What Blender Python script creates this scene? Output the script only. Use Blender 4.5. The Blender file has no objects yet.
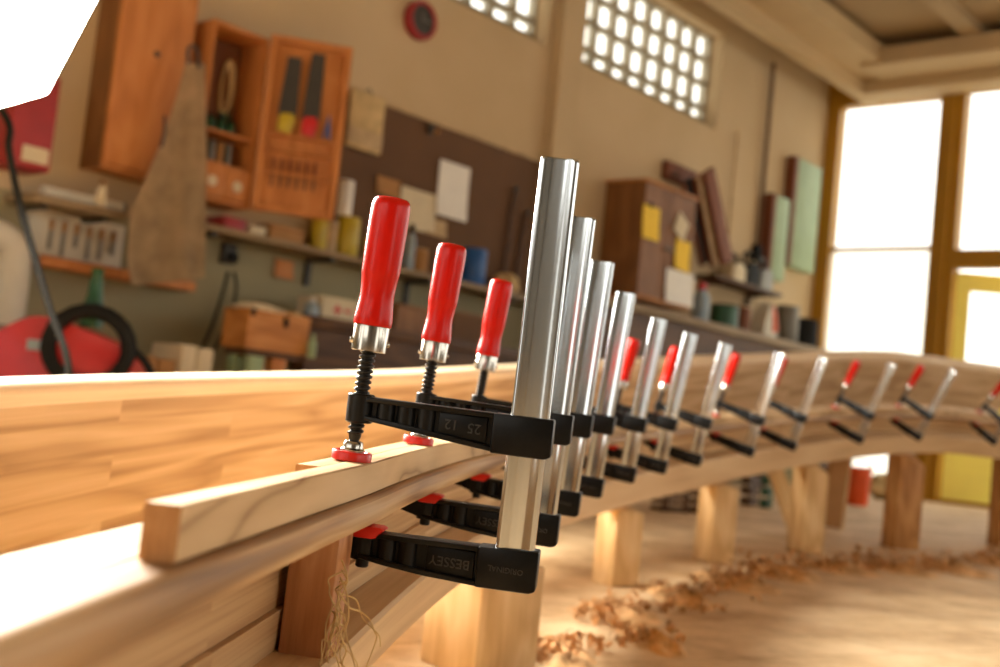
import bpy, bmesh, math, random
from mathutils import Vector, Matrix
random.seed(7)
D = bpy.data
SC = bpy.context.scene
COL = SC.collection
PI = math.pi

# ------------------------------------------------------------------ camera model (image taken as 1000 x 667)
F, HC = 1150.0, 0.38
PITCH, ROLL = math.radians(4.0), math.radians(5.9)
fw = Vector((0, math.cos(PITCH), math.sin(PITCH)))
r0 = Vector((1, 0, 0)); u0 = Vector((0, -math.sin(PITCH), math.cos(PITCH)))
rt = r0 * math.cos(ROLL) + u0 * math.sin(ROLL)
up = u0 * math.cos(ROLL) - r0 * math.sin(ROLL)
CAM = Vector((0, 0, HC))

def ray(px, py, d=1.0):
    """point at distance d (along the optical axis) seen at pixel px, py"""
    return CAM + d * (fw + rt * ((px - 500) / F) + up * ((333.5 - py) / F))

# ------------------------------------------------------------------ materials
def new_mat(name):
    m = D.materials.new(name); m.use_nodes = True
    nt = m.node_tree; nt.nodes.clear()
    out = nt.nodes.new('ShaderNodeOutputMaterial')
    b = nt.nodes.new('ShaderNodeBsdfPrincipled')
    nt.links.new(b.outputs[0], out.inputs[0])
    return m, nt, b, out

def N(nt, t, **kw):
    n = nt.nodes.new(t)
    for k, v in kw.items():
        setattr(n, k, v)
    return n

def ramp(nt, fac, stops):
    r = N(nt, 'ShaderNodeValToRGB')
    e = r.color_ramp.elements
    while len(e) < len(stops):
        e.new(0.5)
    for i, (p, c) in enumerate(stops):
        e[i].position = p; e[i].color = (*c, 1)
    nt.links.new(fac, r.inputs[0])
    return r

def lin(r, g, b):
    f = lambda v: (v / 255 / 12.92) if v <= 10 else ((v / 255 + 0.055) / 1.055) ** 2.4
    return (f(r), f(g), f(b))

def plain(name, col, rough=0.5, metal=0.0, var=0.15, scale=8, bump=0.0, spec=0.5, coat=0.0):
    m, nt, b, _ = new_mat(name)
    tc = N(nt, 'ShaderNodeTexCoord')
    ns = N(nt, 'ShaderNodeTexNoise'); ns.inputs['Scale'].default_value = scale; ns.inputs['Detail'].default_value = 5
    nt.links.new(tc.outputs['Object'], ns.inputs['Vector'])
    lo = tuple(max(0, c * (1 - var)) for c in col); hi = tuple(min(1, c * (1 + var)) for c in col)
    r = ramp(nt, ns.outputs[0], [(0.3, lo), (0.7, hi)])
    nt.links.new(r.outputs[0], b.inputs['Base Color'])
    b.inputs['Roughness'].default_value = rough; b.inputs['Metallic'].default_value = metal
    b.inputs['Specular IOR Level'].default_value = spec
    b.inputs['Coat Weight'].default_value = coat
    if bump:
        bp = N(nt, 'ShaderNodeBump'); bp.inputs['Strength'].default_value = bump; bp.inputs['Distance'].default_value = 0.002
        nt.links.new(ns.outputs[0], bp.inputs['Height']); nt.links.new(bp.outputs[0], b.inputs['Normal'])
    return m

def wood(name, dark, mid, light, coord='UV', along='X', grain=55.0, stretch=1.6, rough=0.55, lam=None, fig=0.5, seed=0.0, spec=0.3, tintmix=0.3, line=1.6):
    """long grain along one axis; lam=(row height, plank length) adds glued laminations (UV only)"""
    m, nt, b, _ = new_mat(name)
    L = nt.links.new
    tc = N(nt, 'ShaderNodeTexCoord')
    src = tc.outputs[coord]
    off = N(nt, 'ShaderNodeVectorMath', operation='ADD'); off.inputs[1].default_value = (seed, seed * 1.7, seed * 0.6)
    L(src, off.inputs[0]); vec = off.outputs[0]
    tint = None
    if lam:
        br = N(nt, 'ShaderNodeTexBrick'); br.offset = 0.37; br.squash = 1.0
        br.inputs['Scale'].default_value = 1.0
        br.inputs['Brick Width'].default_value = lam[1]; br.inputs['Row Height'].default_value = lam[0]
        br.inputs['Mortar Size'].default_value = lam[2] if len(lam) > 2 else 0.0004
        br.inputs['Mortar Smooth'].default_value = 0.6
        br.inputs['Color1'].default_value = (0, 0, 0, 1); br.inputs['Color2'].default_value = (1, 1, 1, 1)
        br.inputs['Mortar'].default_value = (0.2, 0.2, 0.2, 1)
        L(src, br.inputs['Vector'])
        sep = N(nt, 'ShaderNodeSeparateColor'); L(br.outputs['Color'], sep.inputs[0]); tint = sep.outputs[0]
        cx = N(nt, 'ShaderNodeCombineXYZ')
        mul = N(nt, 'ShaderNodeMath', operation='MULTIPLY'); mul.inputs[1].default_value = 7.3
        L(tint, mul.inputs[0]); L(mul.outputs[0], cx.inputs[0]); L(mul.outputs[0], cx.inputs[2])
        ad = N(nt, 'ShaderNodeVectorMath', operation='ADD'); L(vec, ad.inputs[0]); L(cx.outputs[0], ad.inputs[1]); vec = ad.outputs[0]
    mp = N(nt, 'ShaderNodeMapping'); L(vec, mp.inputs['Vector'])
    s = {'X': (stretch, grain, grain), 'Y': (grain, stretch, grain), 'Z': (grain, grain, stretch)}[along]
    mp.inputs['Scale'].default_value = s
    fine = N(nt, 'ShaderNodeTexNoise'); fine.inputs['Scale'].default_value = 2.2; fine.inputs['Detail'].default_value = 8; fine.inputs['Roughness'].default_value = 0.65
    L(mp.outputs[0], fine.inputs['Vector'])
    mp2 = N(nt, 'ShaderNodeMapping'); L(vec, mp2.inputs['Vector'])
    mp2.inputs['Scale'].default_value = tuple(v * (0.22 if v == grain else 0.9) for v in s)
    big = N(nt, 'ShaderNodeTexNoise'); big.inputs['Scale'].default_value = 1.0; big.inputs['Detail'].default_value = 2; big.inputs['Distortion'].default_value = 0.4
    L(mp2.outputs[0], big.inputs['Vector'])
    # growth-ring contours of the big noise: cathedral figure
    k = N(nt, 'ShaderNodeMath', operation='MULTIPLY'); k.inputs[1].default_value = 11.0; L(big.outputs[0], k.inputs[0])
    fr = N(nt, 'ShaderNodeMath', operation='PINGPONG'); fr.inputs[1].default_value = 1.0; L(k.outputs[0], fr.inputs[0])
    pw_ = N(nt, 'ShaderNodeMath', operation='POWER'); pw_.inputs[1].default_value = line; L(fr.outputs[0], pw_.inputs[0])
    mx = N(nt, 'ShaderNodeMix'); mx.inputs[0].default_value = fig
    L(fine.outputs[0], mx.inputs[2]); L(pw_.outputs[0], mx.inputs[3])
    fac = mx.outputs[0]
    if tint is not None:
        m3 = N(nt, 'ShaderNodeMix'); m3.inputs[0].default_value = tintmix
        L(fac, m3.inputs[2]); L(tint, m3.inputs[3]); fac = m3.outputs[0]
    r = ramp(nt, fac, [(0.2, dark), (0.48, mid), (0.78, light)])
    L(r.outputs[0], b.inputs['Base Color'])
    b.inputs['Roughness'].default_value = rough
    b.inputs['Specular IOR Level'].default_value = spec
    bp = N(nt, 'ShaderNodeBump'); bp.inputs['Strength'].default_value = 0.25; bp.inputs['Distance'].default_value = 0.0008
    L(fine.outputs[0], bp.inputs['Height']); L(bp.outputs[0], b.inputs['Normal'])
    return m

M = {}
M['ash'] = wood('pale ash timber', lin(182, 142, 98), lin(212, 180, 138), lin(226, 198, 158), grain=60, stretch=1.5, fig=0.3)
M['edge'] = wood('panel edge with painted light', lin(214, 184, 144), lin(232, 208, 172), lin(240, 220, 188), grain=40, stretch=1.0, fig=0.2)  # paler than the panel face: light caught by its top edge, put into the colour
M['strip'] = wood('pale maple strip', lin(150, 112, 72), lin(204, 172, 126), lin(222, 192, 148), grain=34, stretch=2.6, fig=0.55, seed=3.1, line=0.5)
M['rail'] = wood('brown grained rail timber', lin(118, 84, 52), lin(182, 144, 100), lin(212, 180, 136), grain=90, stretch=1.2, fig=0.4, seed=1.3)
M['oakpanel'] = wood('laminated golden panel', lin(156, 122, 82), lin(194, 162, 120), lin(216, 187, 148), grain=52, stretch=1.0, fig=0.42, line=1.0, lam=(0.042, 0.9, 0.0002), seed=8.2, tintmix=0.10)
M['strake'] = wood('rough sawn strake', lin(160, 120, 80), lin(204, 168, 122), lin(226, 196, 152), grain=80, stretch=1.0, fig=0.35, lam=(0.013, 0.5, 0.0006), seed=5.2, rough=0.75)
M['sill'] = wood('plain pine sill', lin(190, 152, 108), lin(216, 182, 136), lin(228, 198, 154), grain=40, stretch=0.7, fig=0.25, seed=9.4)
M['endgrain'] = wood('end grain', lin(158, 108, 62), lin(184, 132, 80), lin(200, 150, 98), coord='Object', along='Z', grain=260, stretch=30, fig=0.15)
M['redblock'] = wood('reddish upright block', lin(156, 102, 64), lin(192, 136, 90), lin(212, 160, 114), coord='Object', along='Z', grain=60, stretch=4, fig=0.35)
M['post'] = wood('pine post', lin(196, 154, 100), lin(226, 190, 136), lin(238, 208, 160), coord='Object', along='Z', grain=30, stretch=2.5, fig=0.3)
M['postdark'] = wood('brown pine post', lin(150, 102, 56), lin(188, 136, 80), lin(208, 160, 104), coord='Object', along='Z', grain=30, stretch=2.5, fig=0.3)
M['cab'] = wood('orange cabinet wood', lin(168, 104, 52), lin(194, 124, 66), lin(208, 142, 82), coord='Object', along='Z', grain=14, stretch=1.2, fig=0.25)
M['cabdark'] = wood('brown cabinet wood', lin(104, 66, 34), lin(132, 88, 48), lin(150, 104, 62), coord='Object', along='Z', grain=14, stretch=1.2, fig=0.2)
M['cabback'] = wood('dark cabinet back', lin(84, 46, 22), lin(104, 60, 30), lin(124, 74, 38), coord='Object', along='Z', grain=14, stretch=1.2, fig=0.2)
M['crate'] = wood('golden crate wood', lin(150, 92, 40), lin(188, 124, 62), lin(208, 146, 80), coord='Object', along='X', grain=14, stretch=1.2, fig=0.25)
M['umber'] = wood('umber bench wood', lin(58, 38, 22), lin(86, 58, 34), lin(108, 76, 46), coord='Object', along='X', grain=14, stretch=1.0, fig=0.25)
M['bench'] = wood('pale bench top', lin(120, 100, 72), lin(146, 124, 92), lin(166, 144, 110), coord='Object', along='X', grain=14, stretch=1.0, fig=0.2)

# clamp materials
m, nt, b, _ = new_mat('brushed galvanised steel')
tc = N(nt, 'ShaderNodeTexCoord'); mp = N(nt, 'ShaderNodeMapping'); mp.inputs['Scale'].default_value = (160, 160, 3)
ns = N(nt, 'ShaderNodeTexNoise'); ns.inputs['Scale'].default_value = 1.0; ns.inputs['Detail'].default_value = 6
nt.links.new(tc.outputs['Object'], mp.inputs['Vector']); nt.links.new(mp.outputs[0], ns.inputs['Vector'])
r = ramp(nt, ns.outputs[0], [(0.3, (0.56, 0.60, 0.63)), (0.7, (0.63, 0.67, 0.70))]); nt.links.new(r.outputs[0], b.inputs['Base Color'])
b.inputs['Roughness'].default_value = 0.16
b.inputs['Metallic'].default_value = 1.0
M['steel'] = m
M['chrome'] = plain('nickel plated steel', (0.46, 0.43, 0.38), 0.2, 1.0, 0.05, 60)
M['castiron'] = plain('black painted cast iron', (0.0045, 0.0045, 0.0045), 0.36, 0, 0.3, 300, bump=0.05, spec=0.22)
M['blackscrew'] = plain('black oxide screw', (0.012, 0.011, 0.010), 0.3, 0.3, 0.2, 200)
M['redhandle'] = plain('red lacquered wood', lin(198, 22, 8), 0.26, 0, 0.05, 30, spec=0.26)
M['letter'] = plain('worn raised lettering', (0.034, 0.033, 0.031), 0.4, 0, 0.2, 200)
M['redcap'] = plain('red plastic', lin(214, 34, 20), 0.35, 0, 0.06, 40)

# room materials
M['tan'] = plain('tan plaster', lin(196, 172, 134), 0.9, 0, 0.06, 1.2)
M['ceil'] = plain('beige ceiling', lin(170, 146, 110), 0.9, 0, 0.05, 1.5)
M['cornice'] = plain('beige cornice', lin(196, 170, 128), 0.8, 0, 0.05, 1.5)
M['ochre'] = plain('ochre painted frame', lin(176, 128, 14), 0.5, 0, 0.08, 3)
M['yellow'] = plain('bright yellow paint', lin(252, 236, 110), 0.45, 0, 0.04, 3)
M['concrete'] = plain('pale concrete', lin(214, 208, 196), 0.9, 0, 0.08, 2)
M['black'] = plain('black rubber', (0.013, 0.013, 0.012), 0.7, spec=0.15)
M['grey'] = plain('grey metal', lin(120, 116, 106), 0.45, 0.3, 0.1)
M['darkgrey'] = plain('dark grey metal', lin(62, 58, 52), 0.5, 0.2, 0.1)
M['white'] = plain('white paper', lin(236, 232, 222), 0.8, 0, 0.04)
M['cream'] = plain('cream paper', lin(214, 200, 168), 0.85, 0, 0.06)
M['offwhite'] = plain('off white paint', lin(214, 208, 190), 0.6, 0, 0.06)
M['paperyellow'] = plain('yellow paper', lin(244, 204, 60), 0.8, 0, 0.05)
M['red'] = plain('red paint', lin(196, 24, 26), 0.4, 0, 0.1)
M['darkred'] = plain('dull red paint', lin(158, 38, 40), 0.5, 0, 0.1)
M['bag'] = plain('grey tan cloth', lin(190, 164, 126), 0.95, 0, 0.22, 9, bump=0.3)
M['bagbeige'] = plain('beige cloth', lin(204, 176, 126), 0.95, 0, 0.2, 12, bump=0.3)
M['olive'] = plain('olive yellow tin', lin(186, 162, 34), 0.4, 0, 0.1)
M['blue'] = plain('blue plastic', lin(24, 84, 150), 0.4, 0, 0.1)
M['lightblue'] = plain('pale blue plastic', lin(150, 168, 178), 0.5, 0, 0.1)
M['green'] = plain('dark green plastic', lin(26, 78, 44), 0.4, 0, 0.1)
M['mint'] = plain('mint green paint', lin(150, 172, 132), 0.6, 0, 0.08)
M['orange'] = plain('orange plastic', lin(222, 84, 24), 0.45, 0, 0.1)
M['brownboard'] = plain('dark brown pegboard', lin(98, 68, 42), 0.85, 0, 0.12, 3)
M['brownedge'] = plain('brown board edge', lin(120, 66, 36), 0.7, 0, 0.1)
M['cardboard'] = plain('cardboard', lin(170, 124, 76), 0.9, 0, 0.1)
M['shaving'] = plain('wood shavings', lin(216, 174, 122), 0.8, 0, 0.35, 14)
M['plankfloor'] = None

# back wall: tan above, grey-green below the long shelf
m, nt, b, _ = new_mat('back wall paint'); L = nt.links.new
tc = N(nt, 'ShaderNodeTexCoord'); sp = N(nt, 'ShaderNodeSeparateXYZ'); L(tc.outputs['Object'], sp.inputs[0])
ns = N(nt, 'ShaderNodeTexNoise'); ns.inputs['Scale'].default_value = 0.9; ns.inputs['Detail'].default_value = 6; L(tc.outputs['Object'], ns.inputs['Vector'])
r1 = ramp(nt, ns.outputs[0], [(0.3, lin(190, 164, 124)), (0.7, lin(206, 182, 144))])
r2 = ramp(nt, ns.outputs[0], [(0.3, lin(146, 138, 108)), (0.7, lin(166, 156, 122))])
gt = N(nt, 'ShaderNodeMath', operation='GREATER_THAN'); gt.inputs[1].default_value = 1.17; L(sp.outputs[2], gt.inputs[0])
mx = N(nt, 'ShaderNodeMix', data_type='RGBA'); L(gt.outputs[0], mx.inputs[0]); L(r2.outputs[0], mx.inputs[6]); L(r1.outputs[0], mx.inputs[7])
L(mx.outputs[2], b.inputs['Base Color']); b.inputs['Roughness'].default_value = 0.9
M['wall'] = m

# floor: dusty pale boards
m, nt, b, _ = new_mat('dusty board floor'); L = nt.links.new
tc = N(nt, 'ShaderNodeTexCoord')
mp = N(nt, 'ShaderNodeMapping'); mp.inputs['Rotation'].default_value = (0, 0, 0.3); L(tc.outputs['Object'], mp.inputs['Vector'])
br = N(nt, 'ShaderNodeTexBrick'); br.inputs['Scale'].default_value = 1.0; br.inputs['Brick Width'].default_value = 2.2; br.inputs['Row Height'].default_value = 0.16
br.inputs['Mortar Size'].default_value = 0.004; br.inputs['Color1'].default_value = (*lin(200, 168, 126), 1); br.inputs['Color2'].default_value = (*lin(220, 192, 152), 1); br.inputs['Mortar'].default_value = (*lin(150, 112, 70), 1)
L(mp.outputs[0], br.inputs['Vector'])
ns = N(nt, 'ShaderNodeTexNoise'); ns.inputs['Scale'].default_value = 3.4; ns.inputs['Detail'].default_value = 10; ns.inputs['Roughness'].default_value = 0.72; L(tc.outputs['Object'], ns.inputs['Vector'])
r1 = ramp(nt, ns.outputs[0], [(0.38, lin(158, 122, 80)), (0.5, lin(206, 174, 130)), (0.62, lin(230, 204, 164))])
mx = N(nt, 'ShaderNodeMix', data_type='RGBA'); mx.inputs[0].default_value = 0.65; L(br.outputs[0], mx.inputs[6]); L(r1.outputs[0], mx.inputs[7])
L(mx.outputs[2], b.inputs['Base Color']); b.inputs['Roughness'].default_value = 0.75
M['floor'] = m

def glass_mat(name, tint, white=0.0, gloss=0.12):
    m = D.materials.new(name); m.use_nodes = True; nt = m.node_tree; nt.nodes.clear(); L = nt.links.new
    out = N(nt, 'ShaderNodeOutputMaterial')
    t = N(nt, 'ShaderNodeBsdfTransparent'); t.inputs[0].default_value = (*tint, 1)
    g = N(nt, 'ShaderNodeBsdfGlossy'); g.inputs['Roughness'].default_value = 0.08
    mx = N(nt, 'ShaderNodeMixShader'); mx.inputs[0].default_value = gloss * 0.4
    L(t.outputs[0], mx.inputs[1]); L(g.outputs[0], mx.inputs[2]); last = mx
    if white:
        tl = N(nt, 'ShaderNodeBsdfTranslucent'); tl.inputs[0].default_value = (0.95, 0.94, 0.9, 1)
        m2 = N(nt, 'ShaderNodeMixShader'); m2.inputs[0].default_value = white
        L(mx.outputs[0], m2.inputs[1]); L(tl.outputs[0], m2.inputs[2]); last = m2
    L(last.outputs[0], out.inputs[0])
    return m
M['glass'] = glass_mat('clear window glass', (0.97, 0.97, 0.96))
M['frost'] = glass_mat('frosted window glass', (0.95, 0.95, 0.92), white=0.3)
M['block'] = glass_mat('glass block', (0.98, 0.98, 0.96), white=0.08)
m = D.materials.new('lit softbox cloth'); m.use_nodes = True; nt = m.node_tree; nt.nodes.clear()
out = N(nt, 'ShaderNodeOutputMaterial'); em = N(nt, 'ShaderNodeEmission'); em.inputs[0].default_value = (1, 0.945, 0.83, 1); em.inputs[1].default_value = 64.0
nt.links.new(em.outputs[0], out.inputs[0]); M['lit'] = m

# ------------------------------------------------------------------ object helpers
def finish(name, bm, mats, parent=None, mw=None, smooth=35, local=None):
    me = D.meshes.new(name)
    bmesh.ops.recalc_face_normals(bm, faces=bm.faces)
    bm.to_mesh(me); bm.free()
    for mm in (mats if isinstance(mats, (list, tuple)) else [mats]):
        me.materials.append(mm)
    if smooth:
        me.shade_smooth(); me.set_sharp_from_angle(angle=math.radians(smooth))
    o = D.objects.new(name, me); COL.objects.link(o)
    if parent is not None:
        o.parent = parent
        if local is not None:
            o.matrix_local = local
    elif mw is not None:
        o.matrix_world = mw
    return o

def tag(o, label, cat, group=None, kind=None):
    if label: o['label'] = label
    if cat: o['category'] = cat
    if group: o['group'] = group
    if kind: o['kind'] = kind
    return o

def thing(name, label, cat, mw, group=None):
    o = D.objects.new(name, None); o.empty_display_size = 0.05; COL.objects.link(o)
    o.matrix_world = mw
    return tag(o, label, cat, group)

def struct(name, bm, mats, mw=None, parent=None, smooth=0):
    o = finish(name, bm, mats, parent, mw, smooth)
    if parent is None: o['kind'] = 'structure'
    return o

def BM(): return bmesh.new()

def box(bm, x0, x1, y0, y1, z0, z1, mi=0, M4=None, bev=0.0):
    vs = [Vector((x, y, z)) for x in (x0, x1) for y in (y0, y1) for z in (z0, z1)]
    if M4 is not None: vs = [M4 @ v for v in vs]
    v = [bm.verts.new(p) for p in vs]
    fs = []
    for q in ((0, 1, 3, 2), (4, 6, 7, 5), (0, 4, 5, 1), (2, 3, 7, 6), (0, 2, 6, 4), (1, 5, 7, 3)):
        f = bm.faces.new([v[i] for i in q]); f.material_index = mi; fs.append(f)
    if bev:
        es = list({e for f in fs for e in f.edges})
        bmesh.ops.bevel(bm, geom=es, offset=bev, segments=2, affect='EDGES', profile=0.5)
    return v

def prism(bm, poly, y0, y1, mi=0, bev=0.0, plane='XZ'):
    """extrude a 2-D outline (x,z) between y0 and y1"""
    mk = {'XZ': lambda p, y: (p[0], y, p[1]), 'XY': lambda p, y: (p[0], p[1], y)}[plane]
    a = [bm.verts.new(mk(p, y0)) for p in poly]; b = [bm.verts.new(mk(p, y1)) for p in poly]
    fs = [bm.faces.new(a), bm.faces.new(b[::-1])]
    n = len(poly)
    for i in range(n):
        fs.append(bm.faces.new([a[i], b[i], b[(i + 1) % n], a[(i + 1) % n]]))
    for f in fs: f.material_index = mi
    if bev:
        es = list({e for f in fs for e in f.edges})
        bmesh.ops.bevel(bm, geom=es, offset=bev, segments=2, affect='EDGES', profile=0.5)

def lathe(bm, prof, seg=24, mi=0, M4=None, cap=True, twist=None):
    """prof: list of (radius, z)"""
    rings = []
    for (r, z) in prof:
        ring = []
        for i in range(seg):
            t = 2 * PI * i / seg
            rr = r if twist is None else twist(r, z, t)
            p = Vector((rr * math.cos(t), rr * math.sin(t), z))
            ring.append(bm.verts.new(M4 @ p if M4 is not None else p))
        rings.append(ring)
    for k in range(len(rings) - 1):
        for i in range(seg):
            f = bm.faces.new([rings[k][i], rings[k][(i + 1) % seg], rings[k + 1][(i + 1) % seg], rings[k + 1][i]]); f.material_index = mi
    if cap:
        for ring in (rings[0][::-1], rings[-1]):
            f = bm.faces.new(ring); f.material_index = mi

def tube(bm, pts, r, seg=8, mi=0, cap=True):
    pts = [Vector(p) for p in pts]; rings = []
    ref = None
    for i, p in enumerate(pts):
        t = (pts[min(i + 1, len(pts) - 1)] - pts[max(i - 1, 0)]).normalized()
        if ref is None:
            ref = t.orthogonal().normalized()
        ref = (ref - t * ref.dot(t)).normalized(); w = t.cross(ref)
        rr = r(i / (len(pts) - 1)) if callable(r) else r
        rings.append([bm.verts.new(p + (ref * math.cos(2 * PI * k / seg) + w * math.sin(2 * PI * k / seg)) * rr) for k in range(seg)])
    for a, b in zip(rings, rings[1:]):
        for i in range(seg):
            f = bm.faces.new([a[i], a[(i + 1) % seg], b[(i + 1) % seg], b[i]]); f.material_index = mi
    if cap:
        bm.faces.new(rings[0][::-1]).material_index = mi; bm.faces.new(rings[-1]).material_index = mi

def spline(pts, n=8):
    pts = [Vector(p) for p in pts]; out = []
    for i in range(len(pts) - 1):
        p0 = pts[max(i - 1, 0)]; p1 = pts[i]; p2 = pts[i + 1]; p3 = pts[min(i + 2, len(pts) - 1)]
        for k in range(n):
            t = k / n
            out.append(0.5 * ((2 * p1) + (p2 - p0) * t + (2 * p0 - 5 * p1 + 4 * p2 - p3) * t * t + (3 * p1 - p0 - 3 * p2 + p3) * t ** 3))
    out.append(pts[-1]); return out

def text_mesh(s, size, depth):
    cu = D.curves.new('t', 'FONT'); cu.body = s; cu.size = size; cu.extrude = depth; cu.align_x = 'CENTER'; cu.align_y = 'CENTER'
    cu.resolution_u = 3
    o = D.objects.new('t', cu); COL.objects.link(o)
    dg = bpy.context.evaluated_depsgraph_get()
    me = D.meshes.new_from_object(o.evaluated_get(dg))
    D.objects.remove(o); D.curves.remove(cu)
    return me

def T3(x, y, z): return Matrix.Translation((x, y, z))
def RZ(a): return Matrix.Rotation(a, 4, 'Z')
def RX(a): return Matrix.Rotation(a, 4, 'X')
def RY(a): return Matrix.Rotation(a, 4, 'Y')

# ------------------------------------------------------------------ the curved, rising and twisting workpiece: its axis
CX = (-0.0022904730607873516, 0.018943243492535122, 0.03212192101363192, 0.10805903421558528, -0.09361493758230804)
CY = (0.0010533525101126418, -0.01311050887079948, 0.012757610209364143, 0.9869874756557611, 0.8191569212339493)
CZ = (-0.0017024149877547998, 0.013954544870594275, -0.02390667293766708, 0.036651087098234184, 0.3365333597633039)
CPH = (0.0004841352308500585, 0.007339999839568687, 0.06850737006048288, 0.017638439110202006)
S_CL = [0.0, 0.257, 0.566, 0.901, 1.334, 1.707, 2.084, 2.612, 3.01, 3.618, 4.155, 4.913]
def pv(c, s):
    v = 0.0
    for k in c: v = v * s + k
    return v
def dv(c, s):
    n = len(c) - 1; v = 0.0
    for i, k in enumerate(c[:-1]): v = v * s + k * (n - i)
    return v
def frame(s):
    """point, tangent, outward axis and upward axis of the workpiece at arc length s (m)"""
    sc = min(max(s, -0.2), 4.95)
    X = Vector([pv(c, sc) for c in (CX, CY, CZ)]); T = Vector([dv(c, sc) for c in (CX, CY, CZ)])
    if s < 0:
        X.z = pv(CZ, 0) + 0.014 * sc; T.z = 0.014
    X = X + T * (s - sc)
    t = T.normalized(); A0 = t.cross(Vector((0, 0, 1))).normalized(); U = A0.cross(t)
    ph = pv(CPH, sc)
    B = U * math.cos(ph) + A0 * math.sin(ph)
    return X, t, t.cross(B), B
def at(s, a, b):
    X, t, A, B = frame(s); return X + A * a + B * b

def rounded(poly, rad, n=3):
    """round the corners of an outline; rad may be one value or one per corner"""
    out = []; m = len(poly)
    for i in range(m):
        r = rad[i] if isinstance(rad, (list, tuple)) else rad
        p = Vector(poly[i]); a = Vector(poly[i - 1]) - p; c = Vector(poly[(i + 1) % m]) - p
        if r <= 0: out.append(tuple(p)); continue
        q0 = p + a.normalized() * min(r, a.length * 0.49); q2 = p + c.normalized() * min(r, c.length * 0.49)
        for k in range(n + 1):
            t = k / n
            out.append(tuple(q0 * (1 - t) ** 2 + p * 2 * t * (1 - t) + q2 * t * t))
    return out

def sweep(name, poly, s0, s1, n, mats, parent=None, fn=None, smooth=40):
    """poly (a,b) swept along the axis; fn(s,a,b)->(a,b) varies it; material 1 closes the ends"""
    bm = BM(); uvl = bm.loops.layers.uv.new('UVMap')
    cum = [0.0]
    m = len(poly)
    for i in range(m):
        cum.append(cum[-1] + (Vector(poly[(i + 1) % m]) - Vector(poly[i])).length)
    rings = []
    for k in range(n + 1):
        s = s0 + (s1 - s0) * k / n
        rings.append([bm.verts.new(at(s, *(fn(s, *p) if fn else p))) for p in poly])
    for k in range(n):
        sa = s0 + (s1 - s0) * k / n; sb = s0 + (s1 - s0) * (k + 1) / n
        for i in range(m):
            f = bm.faces.new([rings[k][i], rings[k + 1][i], rings[k + 1][(i + 1) % m], rings[k][(i + 1) % m]])
            for lp, uv in zip(f.loops, ((sa, cum[i]), (sb, cum[i]), (sb, cum[i + 1]), (sa, cum[i + 1]))):
                lp[uvl].uv = uv
    for ring in (rings[0], rings[-1][::-1]):
        f = bm.faces.new(ring); f.material_index = 1 if isinstance(mats, (list, tuple)) else 0
        for lp in f.loops: lp[uvl].uv = (lp.vert.co.x, lp.vert.co.z)
    return finish(name, bm, mats, parent, None, smooth)

# ---- workpiece: root at world origin frame (children built in world coordinates)
ROOT0 = Matrix.Identity(4)
work = thing('curved_stair_stringer', 'long curved pale timber beam that the row of bar clamps grips', 'timber beam', ROOT0)
ENDS = [M['ash'], M['endgrain']]
S0, S1 = -0.62, 5.9
rail_poly = rounded([(0.0155, -0.0235), (-0.005, -0.0235), (-0.005, -0.047), (0.0155, -0.047)], [0.004, 0.0, 0.0, 0.006], 4)
rail_poly = rounded([(0.0165, -0.0236), (-0.0055, -0.0236), (-0.0055, -0.0426), (0.0205, -0.0426), (0.0215, -0.031)], [0.003, 0.0, 0.0, 0.004, 0.010], 4)
sweep('moulded_rail', rail_poly, S0, S1, 130, [M['rail'], M['endgrain']], work)
sweep('inner_board', rounded([(-0.0068, -0.0236), (-0.046, -0.0236), (-0.046, -0.0426), (-0.0068, -0.0426)], 0.0012, 1), S0, S1, 110, ENDS, work)
wob = lambda s, a, b: (a + 0.0012 * math.sin(s * 9 + b * 200), b + 0.0008 * math.sin(s * 13))
sweep('upper_strake', [(-0.0265, -0.0430), (-0.070, -0.0430), (-0.070, -0.0705), (-0.0270, -0.0705)], S0, S1, 140, [M['strake'], M['endgrain']], work, wob)
sweep('middle_strake', [(-0.0295, -0.0710), (-0.070, -0.0710), (-0.070, -0.0985), (-0.0285, -0.0985)], S0, S1, 140, [M['strake'], M['endgrain']], work, wob)
sweep('lower_strake', [(-0.0245, -0.0990), (-0.070, -0.0990), (-0.070, -0.1265), (-0.0262, -0.1265)], S0, S1, 140, [M['strake'], M['endgrain']], work, wob)
def sill_fn(s, a, b):
    k = min(max(s / 2.6, 0), 1)
    return (a, b - 0.055 * k if b < -0.15 else b - 0.004 * k)
sweep('bottom_sill', rounded([(0.014, -0.127), (-0.072, -0.127), (-0.072, -0.165), (0.014, -0.165)], 0.003, 1), S0, S1, 120, [M['sill'], M['endgrain']], work, sill_fn)
# upright block that stiffens the side near the first clamp
def block_part(name, s, a0, a1, b0, b1, ds, mat, lean=0.0):
    X, t, A, B = frame(s)
    M4 = Matrix((A, t, B)).transposed().to_4x4(); M4.translation = X
    bm = BM(); box(bm, a0, a1, -ds, ds, b0, b1, bev=0.0015)
    o = finish(name, bm, mat, work, None, 35); o.matrix_local = M4 @ RX(lean)
    return o
block_part('upright_block', -0.0325, -0.0235, 0.009, -0.21, -0.0440, 0.020, M['redblock'])

# strips clamped on top
strip = sweep('clamping_strip', rounded([(0.0125, 0.0), (-0.0030, 0.0), (-0.0030, -0.0232), (0.0125, -0.0232)], 0.0010, 1), -0.366, 5.9, 130, [M['strip'], M['endgrain']])
tag(strip, 'square pale wood strip with cut end lying on the curved beam under the clamp pads', 'wood strip')
strip2 = sweep('backing_strip', rounded([(-0.0040, -0.0008), (-0.021, -0.0008), (-0.021, -0.0230), (-0.0040, -0.0230)], 0.0010, 1), -0.075, 5.9, 120, [M['strip'], M['endgrain']])
tag(strip2, 'second wood strip lying behind the first one and starting at the nearest red pad', 'wood strip')

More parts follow.
